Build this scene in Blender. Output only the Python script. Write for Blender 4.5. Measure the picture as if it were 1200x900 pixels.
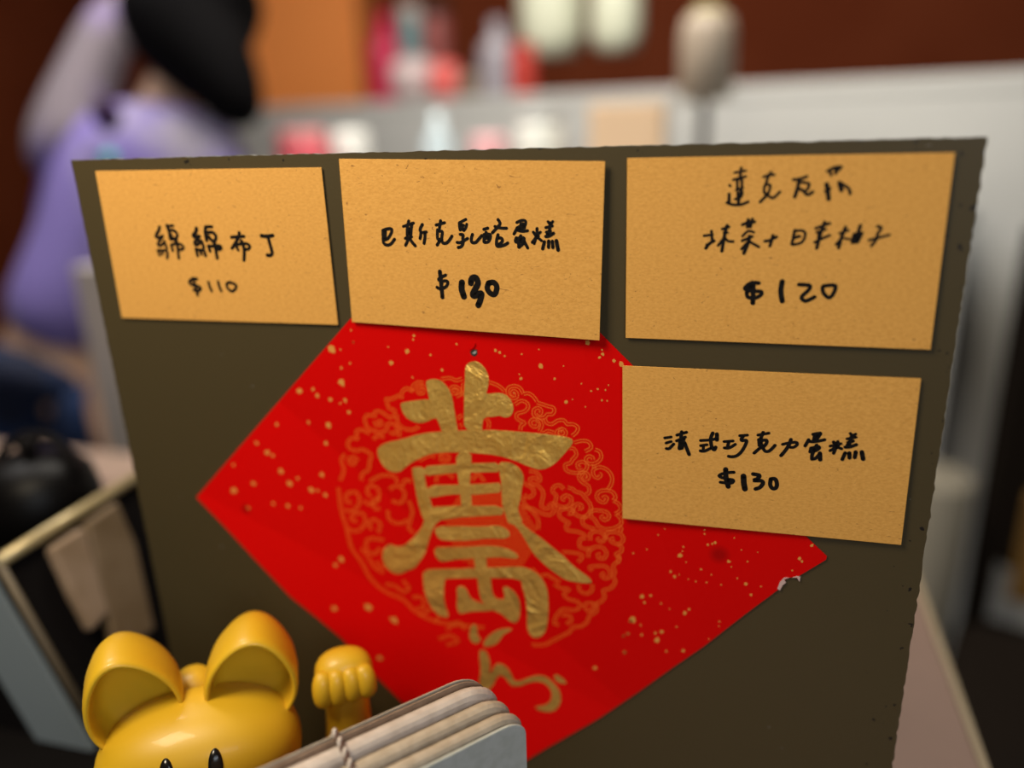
import bpy, bmesh, math, random
from mathutils import Vector, Matrix
random.seed(7)
for o in list(bpy.data.objects): bpy.data.objects.remove(o)
SC = bpy.context.scene
COL = SC.collection
MM = 0.001

# ---------------------------------------------------------------- camera (world: X along the board, Y into the room, Z up, board front at Y = 0)
F_PX = 951.25
R_CAM = ((0.964833, 0.030944, 0.261035), (0.055148, 0.947117, -0.316112), (-0.257012, 0.319391, 0.912104))
CAM = Vector((70.36, -255.05, 92.86))                # millimetres
def w_axis(row):                                      # board axes (right, down, away) -> world (X, Z=-down, Y=away)
    return Vector((row[0], row[2], -row[1]))
cx_, cy_, cz_ = (w_axis(r) for r in R_CAM)            # camera right, down, forward in world
cam_data = bpy.data.cameras.new('camera'); cam = bpy.data.objects.new('camera', cam_data); COL.objects.link(cam)
cam.matrix_world = Matrix(((cx_.x, -cy_.x, -cz_.x, CAM.x*MM), (cx_.y, -cy_.y, -cz_.y, CAM.y*MM), (cx_.z, -cy_.z, -cz_.z, CAM.z*MM), (0, 0, 0, 1)))
cam_data.sensor_width = 36; cam_data.lens = F_PX/1200*36
cam_data.clip_start = 0.01; cam_data.clip_end = 50
cam_data.dof.use_dof = True; cam_data.dof.focus_distance = 0.264; cam_data.dof.aperture_fstop = 2.6
SC.camera = cam
def ray(x, y): return cx_*((x-600)/F_PX) + cy_*((y-450)/F_PX) + cz_
def on_y(x, y, Y): d = ray(x, y); return CAM + d*((Y-CAM.y)/d.y)
def on_z(x, y, Z): d = ray(x, y); return CAM + d*((Z-CAM.z)/d.z)
def deep(x, y, z): return CAM + ray(x, y)*z

# ---------------------------------------------------------------- light
w = bpy.data.worlds.new('room_glow'); SC.world = w; w.use_nodes = True
w.node_tree.nodes['Background'].inputs[0].default_value = (0.95, 0.9, 0.85, 1)
w.node_tree.nodes['Background'].inputs[1].default_value = 0.05
def area(name, loc, target, size, power, col, sy=None):
    l = bpy.data.lights.new(name, 'AREA'); l.energy = power; l.color = col; l.size = size
    if sy: l.shape = 'RECTANGLE'; l.size_y = sy
    o = bpy.data.objects.new(name, l); COL.objects.link(o); o.location = loc
    o.rotation_euler = (Vector(target)-Vector(loc)).to_track_quat('-Z', 'Y').to_euler()
    return o
area('pendant_lamp_light', (-0.19, -0.21, 0.35), (-0.04, 0, 0.02), 0.16, 2.75, (1.0, 0.84, 0.60))
area('window_light', (0.9, -1.25, 0.70), (-0.05, 0, 0.05), 0.7, 11, (0.84, 0.92, 1.0), 0.8)
area('room_lamp_light', (-0.3, 0.9, 1.5), (-0.1, 2.2, 0.1), 0.8, 70, (1.0, 0.93, 0.82))
area('room_lamp_left_light', (-1.2, 0.5, 1.4), (-0.5, 1.2, 0.0), 0.6, 16, (1.0, 0.95, 0.9))
SC.view_settings.view_transform = 'Standard'; SC.view_settings.look = 'None'
SC.view_settings.gamma = 1; SC.view_settings.use_curve_mapping = False
SC.view_settings.exposure = -0.12

# ---------------------------------------------------------------- traced marks, millimetres on the board (x, z)
CARDS=[{"corners":[[-156.17,76.59],[-65.12,76.76],[-64.89,22.38],[-156.6,21.72]],"plane":[-1.06266,-0.00111,0.00182],"chars":[[[[[-132.62,56.57],[-133.25,55.23],[-134.68,53.56],[-134.58,52.84],[-133.38,52.75],[-131.93,53.27]],1.04],[[[-131.93,53.27],[-133.34,51.71],[-134.4,50.66],[-134.32,49.83],[-133.34,49.84],[-131.79,50.89],[-131.67,51.52],[-130.97,48.82]],0.91],[[[-135.07,47.93],[-134.54,46.26]],0.92],[[[-135.07,47.93],[-133.45,48.06],[-133.22,46.7]],0.87],[[[-133.47,47.96],[-131.62,47.98],[-131.05,47.15],[-131.54,45.26]],0.92],[[[-129.37,57.1],[-128.84,54.84],[-128.83,52.37]],1.07],[[[-129.17,56.89],[-126.72,57.11]],0.85],[[[-128.12,55.46],[-126.59,55.27],[-125.61,54.05],[-126.09,52.81],[-127.39,52.28],[-128.63,52.17]],0.96],[[[-128.19,53.82],[-128.02,52.79]],0.97],[[[-126.93,52.18],[-126.52,50.54]],0.95],[[[-128.9,50.09],[-128.57,48.02]],0.91],[[[-128.9,50.09],[-126.76,50.53],[-124.64,50.25],[-123.85,49.32],[-124.46,48.59],[-125.69,48.47]],0.9],[[[-126.28,51.78],[-126.31,49.71],[-126.52,45.33]],0.97]],[[[[-117.12,56.15],[-117.57,54.92],[-118.86,53.69],[-118.37,53.08],[-116.44,53.3]],1.16],[[[-116.44,53.3],[-117.6,52.07],[-118.71,51.24],[-118.63,50.31],[-117.42,50.43],[-116.29,51.47],[-115.81,51.47],[-115.26,49.22]],1.02],[[[-118.67,48.77],[-118.39,46.29]],0.98],[[[-118.71,48.56],[-117.31,48.37],[-116.61,46.94]],0.98],[[[-117.31,48.37],[-115.44,48.19],[-115.04,46.34]],0.98],[[[-113.27,56.57],[-113.7,54.75],[-113.61,51.9]],1.15],[[[-113.0,56.78],[-110.65,56.79]],0.94],[[[-112.64,54.76],[-110.76,54.77],[-109.65,53.77],[-109.73,52.55],[-110.85,51.52],[-111.88,52.33],[-112.65,53.34]],1.05],[[[-110.41,51.32],[-110.58,50.3]],1.01],[[[-113.25,49.86],[-112.86,48.02]],1.02],[[[-113.13,49.86],[-110.89,49.89],[-108.75,50.02],[-108.03,49.41],[-108.85,48.69],[-109.88,48.88]],1.01],[[[-110.68,51.12],[-110.47,48.87],[-110.31,45.59]],1.06]],[[[[-103.24,53.11],[-98.11,53.46]],0.99],[[[-99.86,54.75],[-100.51,52.84],[-103.64,49.16]],1.03],[[[-101.96,50.2],[-101.18,48.58]],0.94],[[[-101.82,50.4],[-99.44,50.83],[-97.36,50.85],[-96.34,50.06],[-96.95,49.04],[-98.12,48.92]],0.93],[[[-99.4,51.84],[-98.87,50.03],[-98.84,48.0],[-99.41,45.04]],1.08]],[[[[-91.12,53.72],[-88.89,53.58],[-86.6,53.86]],1.11],[[[-88.5,53.14],[-88.07,50.55],[-87.67,47.75],[-88.6,46.83],[-89.72,46.92]],1.06]],[[[[-120.29,37.67],[-121.97,37.74],[-123.69,36.32],[-122.17,35.29],[-120.05,34.92],[-119.23,34.08],[-120.6,33.2],[-122.23,33.58]],0.99],[[[-121.78,37.42],[-121.27,34.89],[-120.99,31.69]],0.99]],[[[[-115.53,36.61],[-115.23,34.82],[-114.76,33.35]],0.91]],[[[[-111.41,36.92],[-111.14,34.93],[-110.67,33.46]],0.91]],[[[[-107.56,36.49],[-106.33,36.73],[-104.34,35.93],[-104.26,34.89],[-105.91,33.48],[-107.46,34.18],[-108.05,35.63],[-107.56,36.49]],0.9]]]},{"corners":[[-58.56,79.4],[30.6,77.34],[29.27,21.24],[-58.88,23.86]],"plane":[-3.09002,-0.01467,0.02089],"chars":[[[[[-44.46,55.97],[-44.53,53.69],[-44.48,51.79],[-43.18,51.04],[-41.67,51.63],[-40.42,53.07]],0.8],[[[-44.46,55.97],[-42.96,56.45],[-41.3,56.47],[-41.4,55.24],[-42.79,53.33],[-44.3,52.74]],0.79],[[[-43.62,55.97],[-43.97,52.94]],0.95]],[[[[-36.92,57.34],[-33.17,58.49]],0.71],[[[-34.85,59.13],[-35.52,56.79],[-35.71,54.16]],0.78],[[[-33.79,58.3],[-34.25,56.05],[-34.48,54.18]],0.84],[[[-35.13,56.61],[-34.51,56.61]],0.74],[[[-35.22,55.3],[-34.6,55.3]],1.12],[[[-36.48,53.4],[-34.18,53.99]],0.75],[[[-35.13,53.6],[-36.53,51.13]],0.79],[[[-34.92,53.61],[-34.19,52.29],[-33.05,50.99]],0.79],[[[-30.06,58.04],[-30.97,56.46],[-30.73,55.34],[-31.16,53.46]],0.78],[[[-30.73,55.34],[-28.79,55.63]],0.7],[[[-29.3,55.54],[-29.41,53.85],[-29.84,51.88]],0.78]],[[[[-25.24,57.89],[-22.21,58.65]],0.73],[[[-23.57,59.28],[-24.1,56.88]],0.77],[[[-24.83,56.32],[-24.9,53.34],[-23.41,53.17]],0.74],[[[-24.65,55.95],[-23.26,55.78],[-23.34,54.48],[-23.61,53.17]],0.77],[[[-24.31,53.16],[-23.82,52.98]],0.92],[[[-24.23,52.79],[-25.21,51.38]],0.78],[[[-23.62,52.98],[-23.07,52.06],[-21.87,52.07],[-20.82,53.02],[-19.86,54.33]],0.77]],[[[[-14.77,59.78],[-17.08,58.68]],0.68],[[[-17.08,58.59],[-17.04,57.3],[-16.89,56.39]],0.76],[[[-16.22,58.04],[-15.91,56.39]],0.76],[[[-16.82,57.86],[-15.64,57.86]],0.72],[[[-14.55,58.24],[-14.89,57.14],[-15.62,56.21]],0.69],[[[-16.96,54.91],[-15.98,54.74],[-16.13,53.63],[-16.1,52.15],[-16.75,51.02],[-17.86,50.64]],0.76],[[[-18.17,52.31],[-16.88,52.32],[-14.46,53.65]],0.73],[[[-12.73,54.95],[-13.19,53.48],[-12.94,52.37],[-11.77,52.39],[-10.75,53.32],[-9.53,54.62]],0.76]],[[[[-8.77,56.64],[-7.41,57.01]],0.75],[[[-8.04,55.64],[-7.86,55.18]],0.8],[[[-8.75,54.81],[-8.83,52.61]],0.81],[[[-8.74,54.99],[-6.8,55.01],[-6.75,53.73],[-7.47,52.62],[-8.64,52.43]],0.75],[[[-8.59,53.9],[-7.04,53.91]],0.9],[[[-7.97,54.82],[-8.0,53.9]],0.81],[[[-3.86,59.75],[-3.23,58.49],[-4.42,57.03],[-5.92,55.57]],0.74],[[[-4.98,57.57],[-3.84,57.22],[-2.32,57.05],[-1.08,57.06]],0.71],[[[-4.01,54.95],[-4.56,53.03],[-4.51,51.38],[-3.26,51.3],[-1.71,51.78],[-0.83,52.34]],0.75],[[[-3.95,53.95],[-2.8,53.78],[-2.74,52.68],[-4.02,51.75]],0.75]],[[[[2.38,58.88],[3.9,59.52],[5.22,59.35],[5.19,58.18],[4.41,57.1],[3.65,56.74]],0.7],[[[3.88,58.35],[3.64,56.38]],0.96],[[[4.44,58.36],[4.8,57.29]],0.87],[[[2.53,57.27],[1.35,55.27]],0.74],[[[2.14,56.54],[4.02,56.11],[5.9,56.31]],0.7],[[[3.1,57.45],[3.08,56.37]],0.88],[[[3.6,54.66],[3.0,53.12],[2.86,51.11]],0.79],[[[2.07,54.01],[1.85,52.74],[3.94,52.76]],0.74],[[[2.07,53.83],[4.54,54.04],[4.52,53.13]],0.74],[[[3.2,53.66],[3.95,53.31]],1.06],[[[2.95,51.02],[4.69,52.41]],0.71],[[[4.7,52.96],[5.79,50.88]],0.74]],[[[[9.01,57.05],[8.88,54.99],[7.99,52.27]],0.73],[[[7.77,55.87],[8.68,54.63]],0.7],[[[10.11,55.9],[8.87,54.81]],0.66],[[[7.33,52.63],[8.68,54.27]],0.7],[[[9.05,54.27],[10.44,53.21]],0.66],[[[8.5,54.62],[9.43,54.63]],0.7],[[[12.66,59.21],[13.38,58.24]],0.69],[[[14.13,59.22],[13.38,58.24]],0.69],[[[11.89,57.34],[14.02,57.89]],0.69],[[[13.39,58.77],[12.98,55.56]],0.78],[[[12.06,55.91],[13.36,56.28]],0.73],[[[11.85,54.57],[12.78,54.67],[14.37,55.58]],0.78],[[[12.42,55.02],[12.8,55.56]],0.87],[[[11.37,52.86],[10.77,50.68]],0.79],[[[12.77,53.14],[12.7,51.16]],0.78],[[[13.97,53.07],[14.14,51.09]],0.78],[[[15.27,53.26],[15.8,50.39]],0.87]],[[[[-22.76,41.37],[-23.93,40.8],[-25.36,39.91],[-24.47,39.28],[-22.64,39.43],[-22.11,38.69],[-22.97,37.37],[-24.85,36.66],[-26.09,37.17]],0.81],[[[-24.75,42.51],[-24.56,39.71],[-24.31,33.84]],1.06]],[[[[-17.09,39.04],[-17.31,36.88],[-16.63,34.3]],1.56]],[[[[-13.95,38.91],[-13.55,40.42],[-12.19,40.77],[-11.48,38.97],[-12.34,37.23],[-13.43,35.26],[-12.89,34.63],[-10.84,35.55],[-10.41,35.14],[-10.93,33.17],[-11.67,31.52]],1.51]],[[[[-7.81,39.07],[-6.03,39.33],[-4.98,37.87],[-5.72,35.49],[-7.26,35.66],[-8.32,37.35],[-7.81,39.07]],1.35]]]},{"corners":[[37.15,78.11],[126.78,78.12],[127.41,22.1],[37.48,21.92]],"plane":[-1.12484,-0.00112,0.00533],"chars":[[[[[70.55,74.82],[70.47,73.53]],0.69],[[[68.7,73.47],[71.88,74.0]],0.58],[[[70.47,73.37],[70.25,71.59]],0.65],[[[68.48,71.44],[70.24,71.91],[71.98,72.38]],0.62],[[[69.62,71.43],[69.77,68.65]],0.65],[[[70.88,71.91],[71.03,69.3]],0.65],[[[69.46,68.49],[71.36,69.13]],0.62],[[[70.74,68.65],[71.14,67.33],[70.52,66.84]],0.85],[[[69.99,67.66],[70.3,65.02]],0.75],[[[69.28,65.85],[71.03,66.51]],0.59],[[[70.45,66.67],[70.32,64.69]],0.7],[[[67.51,69.9],[67.68,69.73]],0.65],[[[67.48,67.35],[67.6,65.2]],0.75],[[[66.96,64.87],[68.71,64.28],[70.99,64.28],[73.05,65.1]],0.66]],[[[[76.94,72.17],[78.18,72.64],[79.91,72.78]],0.61],[[[78.92,73.44],[78.21,72.16],[77.73,69.9]],0.68],[[[77.42,69.74],[77.37,68.12],[78.09,66.81]],0.64],[[[77.73,69.9],[79.01,69.73],[78.54,67.29]],0.64],[[[78.06,67.3],[78.4,66.97]],0.84],[[[77.79,66.48],[76.45,65.01]],0.69],[[[78.57,66.8],[79.89,66.15],[80.8,66.8],[81.83,67.93]],0.64]],[[[[85.29,71.33],[87.03,71.49],[88.9,72.19]],0.71],[[[86.86,71.49],[86.67,69.33],[86.02,66.43]],0.85],[[[87.45,70.59],[89.58,70.21],[89.51,68.95],[89.2,68.41]],0.68],[[[86.89,68.79],[88.16,68.24],[89.49,67.05],[90.82,67.86]],0.76]],[[[[94.32,73.56],[96.11,74.6],[97.97,74.75]],0.7],[[[94.97,73.9],[95.44,72.48]],0.66],[[[96.48,74.24],[96.59,73.0]],0.75],[[[97.21,73.7],[97.82,74.57]],0.58],[[[94.46,69.99],[94.89,68.02],[95.33,65.85]],1.01],[[[94.45,68.02],[95.26,68.73]],0.92],[[[97.86,70.32],[98.56,68.35]],1.03],[[[98.39,70.14],[99.84,69.24],[100.59,68.52],[100.97,67.27]],0.7]],[[[[60.78,54.99],[63.29,55.33]],0.64],[[[62.92,56.39],[63.27,53.4]],0.72],[[[63.79,53.51],[62.37,52.53],[61.48,51.23]],0.81],[[[61.64,52.31],[62.78,52.75]],0.61],[[[67.41,58.12],[66.83,55.36],[66.25,50.42]],0.8],[[[66.02,57.05],[67.95,57.7]],0.68],[[[66.59,55.99],[67.63,56.0]],0.6],[[[66.77,54.5],[65.11,52.13]],0.68],[[[67.09,54.29],[67.97,53.45],[69.42,53.36]],0.64]],[[[[71.82,58.35],[73.42,58.99],[75.24,59.21]],0.75],[[[73.37,59.83],[73.29,57.73]],0.79],[[[74.58,60.04],[74.1,57.73]],0.78],[[[72.02,54.98],[73.57,56.47],[75.22,56.16]],0.63],[[[74.07,54.99],[73.78,52.87],[72.72,49.86]],0.84],[[[71.99,53.6],[74.89,54.89]],0.67],[[[73.76,53.29],[72.03,51.14]],0.72],[[[73.95,53.51],[75.43,52.67],[76.92,51.84]],0.67]],[[[[78.54,53.55],[79.84,53.78],[81.79,54.85]],0.71],[[[80.75,55.26],[80.45,53.78],[80.06,52.09]],0.75]],[[[[86.77,56.81],[86.24,52.71]],0.71],[[[86.78,56.66],[88.99,56.68],[89.78,55.52],[88.98,53.32],[86.53,52.56]],0.65],[[[86.79,54.62],[88.29,55.07]],0.76]],[[[[92.52,57.42],[96.22,58.88]],0.69],[[[94.83,59.16],[94.01,55.99],[93.28,51.62]],0.8],[[[92.89,56.27],[95.28,57.15]],0.59],[[[92.58,53.36],[94.68,54.55],[96.52,55.43]],0.64],[[[93.46,55.98],[93.41,53.37]],0.54]],[[[[100.65,57.76],[99.83,54.88],[99.29,51.84]],0.8],[[[99.18,56.03],[101.53,56.9]],0.58],[[[98.52,52.84],[100.1,54.88]],0.64],[[[100.4,54.6],[102.32,54.33]],0.53],[[[104.61,58.35],[104.06,55.78],[103.48,53.47]],0.79],[[[103.26,55.77],[102.94,53.47]],0.9],[[[105.1,56.07],[104.26,53.77]],0.9],[[[103.26,55.77],[105.1,56.07]],0.79],[[[102.94,53.47],[104.27,53.63]],0.8],[[[103.64,54.63],[104.14,54.92]],1.19]],[[[[109.15,58.09],[110.25,57.67],[109.39,55.82],[109.27,54.39],[108.13,52.52]],0.68],[[[107.31,54.09],[109.24,54.68],[112.57,55.7]],0.63]],[[[[77.61,40.86],[75.29,40.8],[73.64,39.07],[75.73,38.35],[78.36,38.27],[78.43,37.19],[76.74,36.22],[74.68,36.47],[74.29,38.01]],0.97],[[[76.04,40.52],[76.25,34.65]],1.14],[[[74.77,39.87],[75.95,39.59]],1.14]],[[[[84.33,41.47],[84.17,38.58],[84.76,35.52]],1.24]],[[[[89.22,40.68],[92.2,40.45],[92.03,39.09],[90.23,36.91],[91.45,35.72],[93.89,37.01]],0.95]],[[[[96.13,40.4],[98.88,40.76],[99.51,39.88],[98.87,37.76],[97.82,36.97],[96.31,38.29],[95.9,39.79],[96.13,40.4]],0.94]]]},{"corners":[[36.67,12.64],[126.01,12.95],[126.75,-43.11],[37.43,-42.96]],"plane":[-1.97991,0.00783,0.00727],"chars":[[[[[51.01,-11.72],[53.09,-11.22]],0.71],[[[51.49,-13.52],[53.14,-12.82]],0.71],[[[51.65,-15.46],[52.59,-15.39],[54.0,-13.67]],0.75],[[[54.94,-10.4],[58.0,-9.16]],0.74],[[[56.45,-9.16],[56.23,-11.9]],0.82],[[[54.9,-12.46],[57.65,-10.88]],0.74],[[[56.23,-11.9],[55.93,-15.12]],0.91],[[[57.25,-11.37],[56.75,-14.83]],0.79],[[[56.03,-15.12],[56.76,-14.95]],0.75],[[[55.86,-13.07],[56.9,-13.22]],0.7],[[[57.52,-12.94],[58.2,-14.72],[59.12,-16.94]],0.87]],[[[[62.62,-11.76],[65.87,-11.29],[67.47,-10.72]],0.73],[[[66.37,-8.89],[65.85,-10.73],[66.18,-13.41],[67.05,-14.71],[67.52,-13.76]],0.86],[[[67.7,-9.13],[67.8,-11.14]],0.93],[[[62.7,-13.57],[64.73,-13.07]],0.7],[[[63.63,-13.61],[63.59,-15.21]],0.7],[[[62.68,-15.4],[64.01,-15.4],[66.21,-14.09]],0.74]],[[[[70.08,-11.58],[72.88,-11.14]],0.69],[[[71.59,-11.42],[71.2,-13.7]],0.77],[[[70.3,-13.77],[71.81,-13.65],[73.65,-12.27]],0.73],[[[74.88,-9.16],[77.24,-8.76]],0.68],[[[76.07,-9.07],[75.44,-10.23],[75.67,-10.77],[77.06,-10.67],[76.76,-12.37],[75.69,-14.7],[74.37,-16.17],[72.98,-16.69],[71.76,-16.65]],0.77]],[[[[80.5,-8.52],[83.78,-7.62]],0.71],[[[82.01,-7.53],[81.37,-9.79]],0.79],[[[80.79,-10.05],[81.12,-12.03]],0.72],[[[81.21,-10.36],[83.16,-10.1],[83.24,-11.2],[82.52,-12.37]],0.8],[[[81.12,-12.03],[82.7,-12.13]],0.8],[[[81.19,-13.14],[79.7,-14.83]],0.76],[[[82.35,-12.83],[83.02,-13.9],[84.2,-13.8],[85.3,-12.6],[85.92,-11.66]],0.76],[[[81.64,-10.88],[81.76,-12.88]],0.72]],[[[[88.23,-11.15],[90.42,-10.43],[92.34,-10.17],[92.59,-10.93],[91.69,-11.88],[90.53,-11.97]],0.71],[[[90.63,-9.31],[90.1,-11.34],[89.08,-13.41],[88.02,-15.06]],0.83]],[[[[97.02,-7.05],[99.26,-6.46],[98.96,-7.45],[98.31,-8.81]],0.7],[[[97.79,-7.11],[97.57,-9.08]],0.97],[[[98.19,-7.29],[98.6,-7.7]],0.97],[[[95.94,-8.99],[95.05,-11.14]],0.78],[[[96.08,-9.52],[97.8,-9.5],[100.68,-8.63]],0.74],[[[98.47,-10.66],[98.01,-12.12],[97.4,-13.93],[97.43,-15.48]],0.82],[[[96.83,-11.77],[96.65,-13.11]],0.7],[[[96.83,-11.77],[99.08,-11.16],[99.14,-11.81],[98.24,-12.54]],0.78],[[[97.65,-12.37],[98.13,-12.33]],1.07],[[[97.43,-15.48],[98.46,-15.17],[99.49,-13.76]],0.78],[[[99.65,-13.31],[99.93,-15.49]],0.94]],[[[[104.59,-8.99],[104.35,-10.53],[103.72,-12.98]],0.77],[[[103.38,-9.19],[104.16,-10.54]],0.77],[[[102.47,-10.67],[105.59,-9.56]],0.65],[[[102.6,-12.19],[104.2,-10.98]],0.7],[[[104.57,-10.84],[105.93,-11.28]],0.69],[[[103.81,-10.79],[104.69,-10.07]],1.06],[[[107.97,-5.93],[108.69,-6.74]],0.68],[[[109.56,-6.03],[108.51,-6.75]],0.65],[[[107.21,-7.82],[109.75,-7.09]],0.65],[[[108.49,-6.54],[108.03,-9.59]],0.8],[[[107.6,-8.98],[109.04,-8.43]],0.76],[[[106.91,-10.66],[108.3,-10.44],[110.08,-9.54]],0.77],[[[107.49,-9.85],[107.82,-9.39]],0.77],[[[107.09,-12.6],[106.45,-14.85]],0.81],[[[108.31,-12.51],[108.5,-14.13]],0.89],[[[110.14,-12.03],[110.03,-13.9]],0.88],[[[111.9,-11.89],[112.5,-14.24]],0.96]],[[[[73.75,-22.18],[71.06,-22.67],[69.07,-23.87],[71.16,-24.72],[73.68,-25.01],[73.28,-26.07],[71.47,-26.24],[69.64,-26.15]],0.78],[[[71.1,-21.39],[71.38,-24.44],[72.22,-27.46]],1.2],[[[71.64,-25.19],[72.55,-25.11]],1.1]],[[[[76.86,-23.31],[77.11,-25.72],[77.58,-27.87]],1.33]],[[[[79.83,-22.28],[81.85,-22.61],[81.26,-23.81],[80.19,-24.55],[82.42,-24.47],[83.13,-25.17],[82.34,-26.78],[80.93,-27.56]],0.95]],[[[[85.47,-23.56],[86.79,-23.44],[87.45,-25.04],[87.23,-26.59],[86.13,-26.81],[85.38,-25.48],[85.47,-23.56]],0.95]]]}]
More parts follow.
